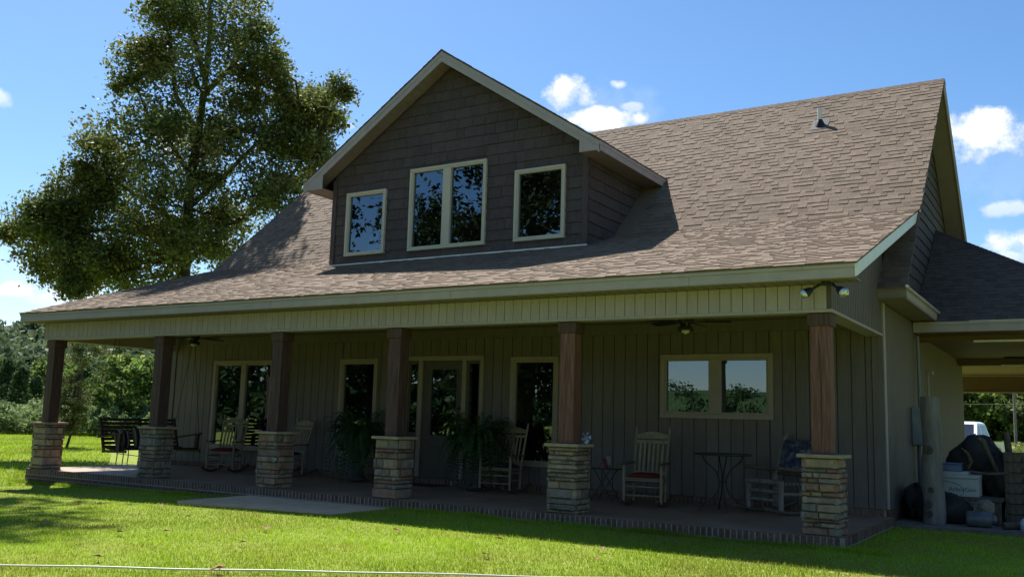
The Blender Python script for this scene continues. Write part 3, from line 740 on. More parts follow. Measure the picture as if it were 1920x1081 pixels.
Lw = EXR + .012 - (EXL - .016)
F1 = field((EXL - .016, YE - .035, zlow(YE - .035)), (1, 0, 0), ldir, Lw, (YB - YE + .035) / ldir.y - .02, lambda c: not (DL < c.x < DR and c.y > YD - .02), 1)
F2 = field((EXL - .016, YB, ZB_), (1, 0, 0), sdir, .405 - EXL + .016, (RY - YB) / sdir.y - .01, lambda c: not under_dormer(c), 2)
F2 += field((.0, YS - .03, zsteep(YS - .03)), (1, 0, 0), sdir, .41, (YB - YS + .03) / sdir.y, lambda c: c.z > 0 and not (c.z < zlow(c.y) and c.x < -.0), 8)
F3 = []
for s_ in (-1, 1):
    e = Vector((DX + s_ * (OH + .02), YO - .025, DE - .013)); sd = Vector((-s_, 0, DS)).normalized()
    F3 += field(e, (0, 1, 0), sd, RY + .3 - YO, OH / abs(sd.x) + .01, lambda c: c.z > zsteep(min(c.y, RY)) - .02 if c.y <= RY else c.z > RZ - .1, 3 + s_)
def score(it):
    p, t, c, n = it; v = CAMPOS - c; return abs(v.normalized().dot(n)) * (p[1] - p[0]).length / v.length_squared
allsh = [(score(it), it, par) for L_, par in ((F1, proof), (F2, mroof), (F3, dr)) for it in L_ if it[3].dot(CAMPOS - it[2]) > 0]
allsh.sort(key=lambda q: -q[0]); top = set(id(q[1]) for q in allsh[:296])
for L_, par in ((F1, proof), (F2, mroof), (F3, dr)):
    st = MB()
    for it in L_:
        if id(it) in top:
            mm = MB(); mm.add(it[0], F_, tint=it[1]); mm.build('shingle', MT['shingle'], par)
        else: st.add(it[0], F_, tint=it[1])
    if st.v: st.build('shingle_courses', MT['shingle'], par, kind='stuff')
# ridge caps
m = MB(); r = random.Random(4)
x = EXL - .01
while x < .40:
    xe = min(x + .15, .412); t = r.uniform(.78, 1.05)
    for s_ in (-1, 1):
        m.add([(x, RY, RZ + .024), (xe, RY, RZ + .014), (xe, RY + s_ * .12, RZ + .010 - SS * .12), (x, RY + s_ * .12, RZ + .020 - SS * .12)], [(0, 1, 2, 3)], tint=t)
    m.add([(x, RY, RZ + .024), (x, RY - .12, RZ + .02 - SS * .12), (x, RY - .12, RZ - SS * .12), (x, RY, RZ)], [(0, 1, 2, 3)], tint=.6); x = xe
y = YO - .02
while y < RY + .3:
    for s_ in (-1, 1): m.add([(DX, y, DP + .022), (DX, y + .15, DP + .012), (DX + s_ * .13, y + .15, DP + .008 - DS * .13), (DX + s_ * .13, y, DP + .018 - DS * .13)], [(0, 1, 2, 3)], tint=r.uniform(.8, 1.05))
    y += .15
m.build('ridge_caps', MT['shingle'], mroof, kind='stuff')
# plumbing vent with its black boot
P = Vector((-1.80, 7.32, zsteep(7.32)))
m = MB(); m.tube([P + Vector((0, 0, -.05)), P + Vector((0, 0, .36))], .042, 14); vp = m.build('vent_pipe', MT['whitefascia'], house)
m = MB(); m.lathe([(.11, -.06), (.09, .03), (.065, .08), (.055, .11)], tuple(P), 14)
m.add([P + Vector((-.17, -.16, -.145 + .02)), P + Vector((.17, -.16, -.145 + .02)), P + Vector((.17, .16, .145 + .02)), P + Vector((-.17, .16, .145 + .02))], [(0, 1, 2, 3)]); m.build('boot', MT['black'], vp)

# outlet cover on the porch wall
m = MB(); m.cbox(-4.50, -4.345, D - .03, D - .001, .50, .70, .006); ob = m.build('outlet_cover', MT['siding'], house)
m = MB(); m.box(-4.465, -4.38, D - .032, D - .0305, .53, .67); m.build('lid', MT['frame'], ob)

# ---------------------------------------------------------------- carport
CY, CZ = 5.95, 3.115; CS = .65; CE = 3.45
cp = empty('carport', (1.8, 12, -.1), 'open carport under a dark hipped shingle roof at the right end of the house', 'carport')
m = MB(); xh = 0.03
hy = CY + (CE - xh); hz = CZ + CS * (CE - xh)
m.add([(xh, CY, CZ), (CE, CY, CZ), (xh, hy, hz), (xh, CY, CZ - .03), (CE, CY, CZ - .03), (xh, hy, hz - .03)], [(0, 1, 2), (5, 4, 3), (0, 3, 4, 1), (1, 4, 5, 2), (2, 5, 3, 0)])
m.add([(CE, CY, CZ), (CE, 20.2, CZ), (xh, 20.2, hz), (xh, hy, hz)], [(0, 1, 2, 3)]); m.add([(CE, CY, CZ - .03), (CE, 20.2, CZ - .03), (xh, 20.2, hz - .03), (xh, hy, hz - .03)], [(3, 2, 1, 0)])
cr = m.build('roof', MT['darkshingle'], cp)
fs = field((xh, CY - .03, CZ - .02), (1, 0, 0), Vector((0, 1, CS)).normalized(), CE - xh, (CE - xh) / Vector((0, 1, CS)).normalized().y, lambda c: True, 12, clip=lambda y: CE - (y - CY) - xh - .05)
fs = [(p, t, c, n) for p, t, c, n in fs]
fs.sort(key=lambda it: it[2].x > 2.1)
st = MB(); cnt = 0
for it in fs:
    if it[2].x < 2.1 and cnt < 280: mm = MB(); mm.add(it[0], F_, tint=it[1]); mm.build('shingle', MT['darkshingle'], cr); cnt += 1
    else: st.add(it[0], F_, tint=it[1])
st.build('shingle_courses', MT['darkshingle'], cr, kind='stuff')
m = MB(); k = 0
for i in range(44):                      # hip caps
    a = i / 44; b = (i + 1.1) / 44
    p = Vector((CE, CY, CZ)).lerp(Vector((xh, hy, hz)), a); q = Vector((CE, CY, CZ)).lerp(Vector((xh, hy, hz)), b)
    for w in (Vector((-.11, 0, 0)), Vector((0, .11, 0))):
        m.add([p + Vector((0, 0, .026)), q + Vector((0, 0, .018)), q + w + Vector((0, 0, .010)), p + w + Vector((0, 0, .016))], [(0, 1, 2, 3)], tint=random.uniform(.8, 1.1))
m.build('hip_caps', MT['darkshingle'], cr, kind='stuff')
m = MB(); m.cbox(.02, CE, CY - .012, CY + .012, CZ - .205, CZ - .075, .003); m.cbox(.02, CE + .01, CY - .03, CY + .01, CZ - .085, CZ - .03, .003)
m.cbox(CE - .012, CE + .012, CY, 20.2, CZ - .205, CZ - .03, .003); m.build('fascia', MT['trim'], cp)
m = MB(); m.cbox(.9, CE, CY - .034, CY - .029, CZ - .036, CZ - .026, .001); m.build('drip_edge', MT['whitefascia'], cp)
m = MB(); m.box(.02, CE - .02, CY + .012, 20.1, CZ - .215, CZ - .20); m.build('ceiling', MT['cedar'], cp)
for a_, b_, c_ in ((6.55, 6.75, 2.80), (12.4, 12.62, 2.76)): m = MB(); m.box(.02, CE - .02, a_, b_, c_, CZ - .216); m.build('cross_beam', MT['cedar'], cp)
m = MB(); m.box(-2.5, CE - .02, 19.0, 19.2, 2.42, 2.87); m.build('rear_frieze', MT['cedar'], cp)
m = MB(); m.box(.011, .10, 7.5, 7.72, 2.28, 2.34); m.box(.011, .03, 7.5, 7.6, -.1, 2.28); m.build('door_trim', MT['frieze'], cp)
for yy in (CY + .35, 12.5, 19.1):
    m = MB(); m.cbox(CE - .25, CE - .05, yy - .1, yy + .1, -.12, CZ - .216, .006); m.build('post', MT['timber'], cp)
m = MB(); m.box(.04, CE + .3, 3.16, 20.5, -.3, -.085); m.build('slab', pm('stained_dark_slab', (.10, .085, .07), (.20, .17, .14), 3, .85, .3, big=.15), cp)

# ---------------------------------------------------------------- lights under the eaves
# carport frieze trims and painted sunlit beam edges
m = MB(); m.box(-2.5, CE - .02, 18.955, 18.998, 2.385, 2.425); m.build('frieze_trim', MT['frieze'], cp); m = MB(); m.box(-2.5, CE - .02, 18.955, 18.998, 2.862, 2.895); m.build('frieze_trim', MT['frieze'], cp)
m = MB(); m.box(-2.5, .019, BACK - .09, 20.1, CZ - .215, CZ - .20); m.box(-2.5, .019, BACK - .09, 20.1, CZ - .16, CZ - .1); m.build('rear_ceiling', MT['cedar'], cp)
for a_, c_ in ((6.53, 2.80), (12.38, 2.76)): m = MB(); m.box(.9, CE - .03, a_ - .012, a_ + .018, c_ - .022, c_ + .012); m.build('beam_trim_or_sun_edge', MT['whitefascia'], cp)  # pale strips stand in for sun grazing the beams' lower edges
def flood():
    r = empty('floodlight', (-.02, -.16, BT), 'twin bronze floodlight under the right end of the porch eave', 'floodlight')
    m = MB(); m.lathe([(0, 0), (.055, 0), (.055, -.025), (0, -.03)], (-.02, -.16, BT + .002), 14); m.bar((-.10, -.16, BT - .03), (.08, -.16, BT - .03), .04, .025); m.build('mount', MT['black'], r)
    for sx, ax in ((-1, Vector((-.75, -.45, -.55))), (1, Vector((.75, -.5, -.6)))):
        a = Vector((-.02 + sx * .07, -.17, BT - .03)); ax = ax.normalized(); b = a + ax * .11; c = b + ax * .10
        m = MB(); m.tube([a, b], .016, 8); m.tube([b, b + ax * .02, c], [.025, .04, .06], 14); h = m.build('lamp_head', MT['black'], r)
        m = MB(); m.tube([c - ax * .01, c + ax * .02, c + ax * .045, c + ax * .055], [.055, .062, .045, .01], 14); m.build('bulb', MT['bulb'], h)
mb_ = bpy.data.materials.new('bulb_glass'); mb_.use_nodes = True; b_ = mb_.node_tree.nodes['Principled BSDF']; b_.inputs['Base Color'].default_value = (.55, .6, .66, 1); b_.inputs['Roughness'].default_value = .06; b_.inputs['Metallic'].default_value = .6; MT['bulb'] = mb_
flood()
r = empty('hanging_lantern', (-16.0, -.15, 2.945), 'small caged lamp hanging at the left end of the porch eave', 'lamp')
m = MB(); m.tube([(-16.0, -.15, 2.95), (-16.0, -.15, 2.86)], .018, 8); m.lathe([(.02, 0), (.05, -.02), (.075, -.07)], (-16.0, -.15, 2.87), 12); m.build('canopy', MT['iron'], r)
m = MB(); m.lathe([(.075, 0), (.088, -.06), (.07, -.12), (.02, -.15), (0, -.155)], (-16.0, -.15, 2.80), 12); m.build('globe', MT['glassware'], r)

# ---------------------------------------------------------------- ceiling fans
def fan(x, y, z, rot, label, n=5, rl=.66, nm='ceiling_fan'):
    r = empty(nm, (x, y, z), label, 'ceiling fan', 'ceiling fans')
    m = MB(); m.tube([(x, y, z), (x, y, z - .1)], .018, 8); m.lathe([(0, 0), (.07, 0), (.06, -.04), (.02, -.05)], (x, y, z), 14); m.lathe([(.02, -.09), (.09, -.10), (.11, -.14), (.11, -.19), (.07, -.22), (0, -.22)], (x, y, z), 16); m.build('motor_housing', MT['black'], r)
    m = MB(); m.lathe([(.05, -.22), (.10, -.25), (.12, -.30), (.115, -.31)], (x, y, z), 14); m.build('lamp_cage', MT['iron'], r)
    m = MB(); m.lathe([(.035, -.23), (.06, -.27), (.06, -.33), (.0, -.36)], (x, y, z), 12); m.build('glass_jar', MT['glassware'], r)
    for k in range(n):
        a = rot + 2 * math.pi * k / n; c, s = math.cos(a), math.sin(a)
        def T(q, w, h): return (x + q * c - w * s, y + q * s + w * c, z - .17 + h)
        m = MB(); m.add([T(.10, -.02, 0), T(.2, -.05, -.004), T(.30, -.065, -.014), T(rl - .06, -.08, -.02), T(rl, -.04, -.014), T(rl, .05, .010), T(rl - .05, .075, .018), T(.30, .06, .014), T(.2, .04, .004), T(.1, .02, 0)], [tuple(range(10))])
        m.add([(p[0], p[1], p[2] - .008) for p in m.v[:10]], [tuple(range(9, -1, -1))]); m.f += [(i, i + 10, (i + 1) % 10 + 10, (i + 1) % 10) for i in range(10)]; m.sm += [False] * 10; m.t += [1.0] * 10
        m.build('blade', MT['black'], r)
    m = MB(); m.tube([(x + .05, y - .08, z - .2), (x + .05, y - .08, z - .36)], .003, 5); m.build('pull_chain', MT['glassware'], r)
    return r
fan(-2.45, 1.62, 2.899, .25, 'black ceiling fan over the table at the right end of the porch')
fan(-13.15, 1.62, 2.899, .1, 'dark ceiling fan above the porch swing')
fan(1.85, 9.6, 2.90, .6, 'ceiling fan under the carport roof', rl=.7)

# ---------------------------------------------------------------- rocking chairs (front towards -Y, origin on the floor)
def rocker(label, cush, fabric):
    r = empty('rocking_chair', (0, 0, 0), label, 'rocking chair', 'slatted rocking chairs on the porch')
    wd = MT['oak']
    for s in (-1, 1):
        m = MB(); pts = []
        for i in range(11):
            y = -.50 + 1.06 * i / 10; z = .018 + (y + .02) ** 2 * .36; pts.append((s * .275, y, z))
        for a, b in zip(pts, pts[1:]): m.bar(a, b, .03, .045)
        m.build('rocker', MT['oakdark'], r)
        m = MB(); m.tube([(s * .285, -.27, .055), (s * .285, -.265, .30), (s * .285, -.26, .60)], [.022, .026, .021], 8); m.build('leg', wd, r)
        m = MB(); m.tube([(s * .245, .20, .05), (s * .245, .215, .42), (s * .258, .33, .80), (s * .265, .43, 1.13), (s * .266, .436, 1.15), (s * .266, .44, 1.175)], [.021, .024, .022, .02, .014, .019], 8); m.build('back_post', wd, r)
        m = MB(); m.bar((s * .285, -.31, .615), (s * .27, .30, .63), .075, .022); m.bar((s * .30, -.31, .615), (s * .30, -.20, .616), .06, .022); m.build('arm', MT['oakdark'], r)
        m = MB(); m.tube([(s * .28, -.26, .22), (s * .245, .21, .20)], .012, 6); m.tube([(s * .28, -.26, .34), (s * .245, .21, .33)], .012, 6); m.build('side_rung', wd, r)
    for z in (.16, .29, .385):
        m = MB(); m.tube([(-.28, -.268, z), (0, -.268, z), (.28, -.268, z)], [.011, .015, .011], 7); m.build('front_rung', wd, r)
    m = MB()
    for i in range(7): m.box(-.27, .27, -.27 + i * .07, -.215 + i * .07, .405 - i * .006, .42 - i * .006)
    m.build('seat', wd, r)
    def bk(z): t = (z - .42) / .71; return .215 + .22 * t ** 1.05
    for i in range(6):
        xx = -.175 + i * .07; m = MB(); m.bar((xx, bk(.48) - .005, .48), (xx, bk(.93) - .005, .93), .034, .012, up=(0, -1, 0)); m.build('back_slat', wd, r)
    m = MB(); m.bar((-.24, bk(.47), .47), (.24, bk(.47), .47), .02, .06); m.build('lower_rail', wd, r)
    m = MB(); m.bar((-.25, bk(.95), .95), (.25, bk(.95), .95), .02, .05); m.build('upper_rail', wd, r)
    m = MB(); top = [(-.25 + .05 * i, 1.055 + .055 * math.sin(math.pi * i / 10)) for i in range(11)]; poly = [(-.25, 1.0), (.25, 1.0)] + top[::-1]
    b0, b1 = bk(1.0), bk(1.08); n_ = len(poly)
    m.add([(x_, b0 + (z_ - 1.0) * .35 - .01, z_) for x_, z_ in poly] + [(x_, b0 + (z_ - 1.0) * .35 + .01, z_) for x_, z_ in poly], [tuple(range(n_)), tuple(range(2 * n_ - 1, n_ - 1, -1))] + [(i, i + n_, (i + 1) % n_ + n_, (i + 1) % n_) for i in range(n_)])
    m.build('crest_rail', wd, r)
    m = MB()
    nu, nv = 9, 9; vs = []
    for top_ in (1, 0):
        for i in range(nu):
            for j in range(nv):
                u, v = i / (nu - 1) * 2 - 1, j / (nv - 1) * 2 - 1; e = (1 - u ** 6) * (1 - v ** 6)
                vs.append((u * .245, -.04 + v * .225, .432 + (.055 * e ** .5 + .008 * math.sin(9 * u) * math.sin(8 * v) * e if top_ else -.012 * e)))
    fs_ = []
    for t_ in (0, 1):
        o_ = t_ * nu * nv
        for i in range(nu - 1):
            for j in range(nv - 1): q = (o_ + i * nv + j, o_ + (i + 1) * nv + j, o_ + (i + 1) * nv + j + 1, o_ + i * nv + j + 1); fs_.append(q if t_ == 0 else q[::-1])
    m.add(vs, fs_, True); c_ = m.build('cushion', MT[cush], r); c_['label'] = fabric
    return r
def place(o, x, y, rz, z=0.0): o.location = (x, y, z); o.rotation_euler.z = rz
cA = rocker('rocking chair with a red cushion in front of the double window at the left', 'redcush', 'red seat cushion'); place(cA, -12.88, 2.42, rad(24))
def recush(o, mt, lab):
    for ch in o.children:
        if ch.name.startswith('cushion'): ch.data = ch.data.copy(); ch.data.materials[0] = MT[mt]; ch['label'] = lab
cB = copy_tree(cA); cB['label'] = 'rocking chair with a navy cushion beside the left fern'; recush(cB, 'bluecush', 'navy blue seat cushion'); place(cB, -11.12, 2.42, rad(-8))
cC = copy_tree(cA); cC['label'] = 'rocking chair with a black cushion before the tall window right of the door'; recush(cC, 'blackcush', 'black patterned seat cushion'); place(cC, -6.12, 2.52, rad(5))
cD = copy_tree(cA); cD['label'] = 'rocking chair with a red cushion between the folding stand and the round iron table'; recush(cD, 'redcush', 'red seat cushion'); place(cD, -3.26, 2.10, rad(10))

# rustic log rocker with floral cushions
r = empty('log_rocking_chair', (0, 0, 0), 'rustic log rocking chair with a blue floral throw, behind the right corner column', 'rocking chair')
for s in (-1, 1):
    m = MB(); m.tube([(s * .31, -.30, .07), (s * .30, -.29, .46)], [.042, .046], 9); m.build('leg', MT['log'], r)
    m = MB(); m.tube([(s * .29, .22, .07), (s * .29, .22, .46), (s * .30, .42, .95), (s * .30, .50, 1.14)], [.04, .042, .038, .034], 9); m.build('back_post', MT['log'], r)
    m = MB(); m.tube([(s * .31, -.36, .66), (s * .30, .30, .60)], [.026, .03], 8); m.build('arm', MT['oakdark'], r)
    m = MB(); pts = [(s * .30, -.6 + 1.3 * i / 10, .03 + (-.6 + 1.3 * i / 10) ** 2 * .22) for i in range(11)]; m.tube(pts, .028, 7); m.build('rocker', MT['oakdark'], r)
    m = MB(); m.tube([(s * .30, -.29, .30), (s * .29, .22, .28)], .024, 7); m.build('side_rung', MT['log'], r)
for z, rr in ((.45, .036), (.32, .028), (.20, .026)):
    m = MB(); m.tube([(-.34, -.30, z), (0, -.305, z + .006), (.34, -.30, z)], rr, 8); m.build('front_rung', MT['log'], r)
m = MB()
for i in range(7): m.tube([(-.29, -.24 + i * .075, .43), (.29, -.24 + i * .075, .43)], .02, 6)
m.build('seat', MT['log'], r)
for z in (.56, .80, 1.03):
    yy = .22 + (z - .46) * .42; m = MB(); m.tube([(-.32, yy, z), (.32, yy, z)], .026, 7); m.build('back_rail', MT['oakdark'], r)
m = MB(); nu = 12
flo = pm('blue_floral_cloth', (.02, .025, .06), (.22, .20, .22), 9, .9, .3, c3=(.055, .065, .11), detail=3)
vs = []; fs_ = []
for i in range(nu):
    for j in range(nu):
        u = -.27 + .54 * i / (nu - 1); z = .60 + .44 * j / (nu - 1); yy = .22 + (z - .46) * .42 - .035 + .012 * math.sin(u * 16 + z * 9); vs.append((u, yy, z))
for i in range(nu - 1):
    for j in range(nu - 1): fs_.append((i * nu + j, (i + 1) * nu + j, (i + 1) * nu + j + 1, i * nu + j + 1))
vs += [(x_, y_ + .03, z_) for x_, y_, z_ in vs]; fs_ += [tuple(nu * nu + q for q in f[::-1]) for f in fs_]
m.add(vs, fs_, True); m.build('floral_throw', flo, r)
place(r, -1.34, 2.45, rad(-27))

# ---------------------------------------------------------------- round iron table
tx, ty = -2.06, 2.10
r = empty('bistro_table', (tx, ty, 0), 'round dark iron table with curved legs beneath the right window', 'table')
m = MB(); m.lathe([(0, .80), (.40, .80), (.415, .812), (.415, .828), (.0, .828)], (tx, ty, 0), 32); m.build('table_top', MT['iron'], r)
for k in range(4):
    a = math.pi * k / 2 + .5; c, s = math.cos(a), math.sin(a)
    prof = [(.30, .80), (.26, .72), (.17, .64), (.09, .56), (.05, .45), (.05, .35), (.10, .24), (.20, .14), (.29, .09), (.33, .04), (.335, 0)]
    m = MB(); m.tube([(tx + q * c, ty + q * s, z) for q, z in prof], .011, 7); m.build('leg', MT['iron'], r)
m = MB(); ring = [(tx + .055 * math.cos(t * math.pi / 8), ty + .055 * math.sin(t * math.pi / 8), .42) for t in range(17)]; m.tube(ring, .008, 6, caps=False); m.build('collar_ring', MT['iron'], r)
# folding wire stand with a small red tent card
fx, fy = -4.02, 2.25
r = empty('folding_stand', (fx, fy, 0), 'thin folding iron stand between a rocking chair and the stone pier', 'side table')
m = MB(); m.cbox(fx - .24, fx + .24, fy - .16, fy + .16, .50, .515, .003); m.build('table_top', MT['iron'], r)
for yy in (-.14, .14):
    for s in (-1, 1): m = MB(); m.tube([(fx - s * .14, fy + yy, .50), (fx + s * .20, fy + yy, 0)], .008, 6); m.build('leg', MT['iron'], r)
m = MB(); m.tube([(fx - .12, fy - .14, .1), (fx - .12, fy + .14, .1)], .006, 6); m.tube([(fx + .12, fy - .14, .1), (fx + .12, fy + .14, .1)], .006, 6); m.build('stretcher', MT['iron'], r)
m = MB(); m.prism([(fx - .10, .516), (fx + .02, .516), (fx - .02, .66)], 'y', fy - .08, fy + .06); tag(m.build('magazine', pm('dull_red_paper', (.10, .03, .045), (.22, .09, .12), 14, .7)), 'dull red folded booklet standing on the folding iron stand', 'booklet')
# pinwheel on the cap of the fifth column
r = empty('pinwheel', (-3.40, .34, .935), 'small blue and white pinwheel ornament on a stone pier cap', 'ornament')
bl = pm('blue_white_vinyl', (.06, .10, .30), (.6, .66, .75), 20, .5, 0, detail=2)
m = MB(); m.tube([(-3.40, .34, .935), (-3.40, .34, .965)], [.03, .025], 8); m.build('base', bl, r)
for k in range(5):
    a = .9 + k * 1.2566; c, s = math.cos(a), math.sin(a); m = MB()
    m.add([(-3.40, .34, 1.02), (-3.40 + .085 * c, .33, 1.02 + .085 * s), (-3.40 + .075 * math.cos(a + .7), .355, 1.02 + .075 * math.sin(a + .7)), (-3.40, .345, 1.022)], [(0, 1, 2), (3, 2, 1)]); m.build('vane', bl, r)
m = MB(); m.tube([(-3.40, .345, .95), (-3.40, .345, 1.03)], .006, 6); m.build('stem', bl, r)

# ---------------------------------------------------------------- porch swing
sx, sy = -14.12, 1.48; wd = MT['swing']
r = empty('porch_swing', (sx, sy, .30), 'dark slatted porch swing hanging behind the second column', 'porch swing')
m = MB()
for i in range(7): xx = sx - .20 + i * .095; m = MB(); m.cbox(xx, xx + .075, sy - .93, sy + .93, .415 + (.012 * (i - 3) ** 2 * .25), .437 + (.012 * (i - 3) ** 2 * .25), .004); m.build('seat_slat', wd, r)
for i in range(8):
    z = .47 + i * .078; xx = sx - .24 - (z - .44) * .30; m = MB(); m.bar((xx, sy - .93, z), (xx, sy + .93, z), .02, .055, up=(-.28, 0, 1)); m.build('back_slat', wd, r)
for yy in (-.90, 0, .90):
    m = MB(); m.bar((sx - .21, sy + yy, .36), (sx - .43, sy + yy, 1.06), .04, .05, up=(1, 0, .3)); m.build('back_brace', wd, r)
    m = MB(); m.bar((sx - .26, sy + yy, .385), (sx + .47, sy + yy, .40), .045, .05); m.build('seat_rail', wd, r)
for yy in (-.95, .95):
    m = MB(); m.bar((sx - .34, sy + yy, .66), (sx + .42, sy + yy, .76), .085, .025); m.build('arm', wd, r)
    m = MB(); m.bar((sx + .30, sy + yy, .41), (sx + .32, sy + yy, .74), .05, .09, up=(1, 0, 0)); m.build('arm_post', wd, r)
    for xx, zz in ((sx + .36, .75), (sx - .42, 1.0)):
        m = MB(); m.tube([(xx, sy + yy, zz), (sx - .02, sy + yy * 1.0, 2.90)], .006, 5); m.build('chain', MT['iron'], r)
def striped():
    m = bpy.data.materials.new('striped_pillow_cloth'); m.use_nodes = True; t = m.node_tree; ns = t.nodes; L = t.links.new; bs = ns['Principled BSDF']; bs.inputs['Roughness'].default_value = .9
    tc = ns.new('ShaderNodeTexCoord'); sp = ns.new('ShaderNodeSeparateXYZ'); L(tc.outputs['Object'], sp.inputs[0])
    a = ns.new('ShaderNodeMath'); a.operation = 'MULTIPLY_ADD'; a.inputs[1].default_value = 6.0; a.inputs[2].default_value = 10; L(sp.outputs['Y'], a.inputs[0])
    f = ns.new('ShaderNodeMath'); f.operation = 'FRACT'; L(a.outputs[0], f.inputs[0])
    rp = ns.new('ShaderNodeValToRGB'); rp.color_ramp.interpolation = 'CONSTANT'; e = rp.color_ramp.elements; e[0].color = (.018, .016, .02, 1); e[1].position = .45; e[1].color = (.50, .44, .34, 1)
    q = e.new(.62); q.color = (.10, .075, .06, 1); q = e.new(.80); q.color = (.24, .18, .12, 1)
    L(f.outputs[0], rp.inputs[0]); L(rp.outputs[0], bs.inputs['Base Color']); return m
sm_ = striped()
for yc, sc, lab in ((sy - .52, .95, 'striped black and cream pillow at the near end of the swing'), (sy - .05, 1.15, 'larger striped pillow near the middle of the swing')):
    vs = []; fs_ = []; nu = 11
    for side in (1, -1):
        for i in range(nu):
            for j in range(nu):
                u, v = i / (nu - 1) * 2 - 1, j / (nu - 1) * 2 - 1; e = max((1 - u * u) * (1 - v * v), 0) ** .42; pinch = 1 - .10 * (u * u * v * v) ** .5
                y_, z_ = u * .20 * sc * pinch, .20 * sc * (v + 1) * pinch; vs.append((side * .075 * e, y_, z_))
    for sd in (0, 1):
        for i in range(nu - 1):
            for j in range(nu - 1):
                o_ = sd * nu * nu; q = (o_ + i * nu + j, o_ + (i + 1) * nu + j, o_ + (i + 1) * nu + j + 1, o_ + i * nu + j + 1); fs_.append(q if sd == 0 else q[::-1])
    me = bpy.data.meshes.new('pillow'); me.from_pydata(vs, [], fs_); me.materials.append(sm_); me.polygons.foreach_set('use_smooth', [True] * len(fs_))
    o = link('pillow', me, None, (sx - .14, yc, .455), label=lab, cat='pillow', group='striped swing pillows'); o.rotation_euler = (0, rad(-17), 0)
# low iron bench on the lawn beyond
ix, iy = -20.4, 5.6; iz = float(ground_z(ix, iy))
r = empty('iron_stand', (ix, iy, iz), 'low wire plant stand on the lawn seen beneath the swing', 'plant stand')
m = MB(); m.cbox(ix - .25, ix + .75, iy - .2, iy + .2, iz + .50, iz + .52, .004); m.build('top', MT['iron'], r)
for a, b in ((-.22, -.18), (-.22, .18), (.72, -.18), (.72, .18), (.05, -.18)):
    m = MB(); m.tube([(ix + a, iy + b, iz), (ix + a + .03, iy + b, iz + .25), (ix + a, iy + b, iz + .50)], .014, 6); m.build('leg', MT['iron'], r)
m = MB(); m.tube([(ix - .22, iy - .18, iz + .3), (ix + .72, iy - .18, iz + .27)], .01, 6); m.build('stretcher', MT['iron'], r)

# ---------------------------------------------------------------- ferns
def fern(x, y, label, seed, R=.66, H=1.0):
    rg = np.random.default_rng(seed); r = empty('potted_fern', (x, y, 0), label, 'fern', 'potted ferns flanking the front door')
    m = MB(); m.lathe([(0, .0), (.16, 0), (.19, .05), (.12, .1), (.11, .40), (.17, .46), (.24, .70), (.26, .74), (.23, .74), (.0, .70)], (x, y, 0), 18); m.build('urn', MT['iron'], r)
    Q = []; T = []
    for k in range(230):
        az = rg.uniform(0, 2 * math.pi); L = rg.uniform(.65, 1.15) * R; up = rg.uniform(.05, .72); drop = rg.uniform(.4, 1.25) * (1.0 if rg.random() < .75 else .3)
        d = np.array([math.cos(az), math.sin(az), 0]); sd = np.array([-d[1], d[0], 0]); P = []
        nn = 24
        for i in range(nn + 1):
            t = i / nn; P.append(np.array([x, y, .78]) + d * (.05 + L * (1 - (1 - t) ** 1.5)) + np.array([0, 0, up * math.sin(min(t * 1.9, 3.0)) - drop * t ** 2.1]))
        tn = rg.uniform(.55, 1.3)
        for i in range(1, nn):
            w = .062 * (1 - (i / nn) ** 2) * rg.uniform(.8, 1.2) + .008; fw = (P[i + 1] - P[i - 1]); fw = fw / np.linalg.norm(fw)
            for s_ in (-1, 1):
                tip = P[i] + sd * s_ * w + fw * .012 - np.array([0, 0, w * .35]); b = fw * .011
                Q += [P[i] - b, P[i] + b, tip + b * .3, tip - b * .5]; T.append(tn * rg.uniform(.85, 1.15))
        T2 = 0
    Q = np.array(Q) - np.array([x, y, 0])
    np_mesh('fronds', Q, 4, MT['fern'], r, T, c=(x, y, 0), kind='stuff')
fern(-9.30, 2.45, 'drooping fern before the tall window left of the door', 31, R=.62)
fern(-6.90 + .32, 2.42, 'big drooping fern right of the front door', 32, R=.66)

# ---------------------------------------------------------------- concrete pad, door mat
m = MB(); vs = [(-9.36, -1.60), (-6.46, -1.34), (-6.42, -.11), (-9.40, -.11)]
zt = float(ground_z(-8, -.7)); m.prism(vs, 'z', zt - .1, zt + .035); m.build('pavement_pad', MT['concrete'], kind='structure')
m = MB(); m.cbox(-8.55, -7.55, 2.42, 3.0, .001, .013, .003); tag(m.build('door_mat', MT['blackcush']), 'black mat on the porch floor before the front door', 'mat')

# ---------------------------------------------------------------- things stored at the carport edge
gz0 = -.085
r = empty('upright_log', (.56, 3.70, gz0), 'tall pale knotty log standing on end at the carport edge', 'log')
m = MB(); pts = [(.555 + .012 * math.sin(i), 3.70, gz0 + 1.82 * i / 12) for i in range(13)]; rs = [.155 - .028 * i / 12 + random.uniform(-.004, .004) for i in range(13)]
m.tube(pts, rs, 22); m.build('trunk', pm('bare_pale_log', (.13, .12, .115), (.22, .21, .20), 4, .75, .7, stretch=(3, 3, .5), c3=(.175, .165, .157)), r)
for dx, z, s in ((-.03, .93, 1.2), (-.01, .36, .8), (-.05, .16, 1.0), (-.04, .02, .9)):
    m = MB(); m.tube([(.555 + dx, 3.70 - .140, gz0 + .12 + z), (.555 + dx, 3.70 - .172, gz0 + .12 + z)], [.055 * s, .042 * s], 10); m.build('knot', pm('dark_knot', (.04, .035, .03), (.12, .10, .09), 20, .9, .6), r)
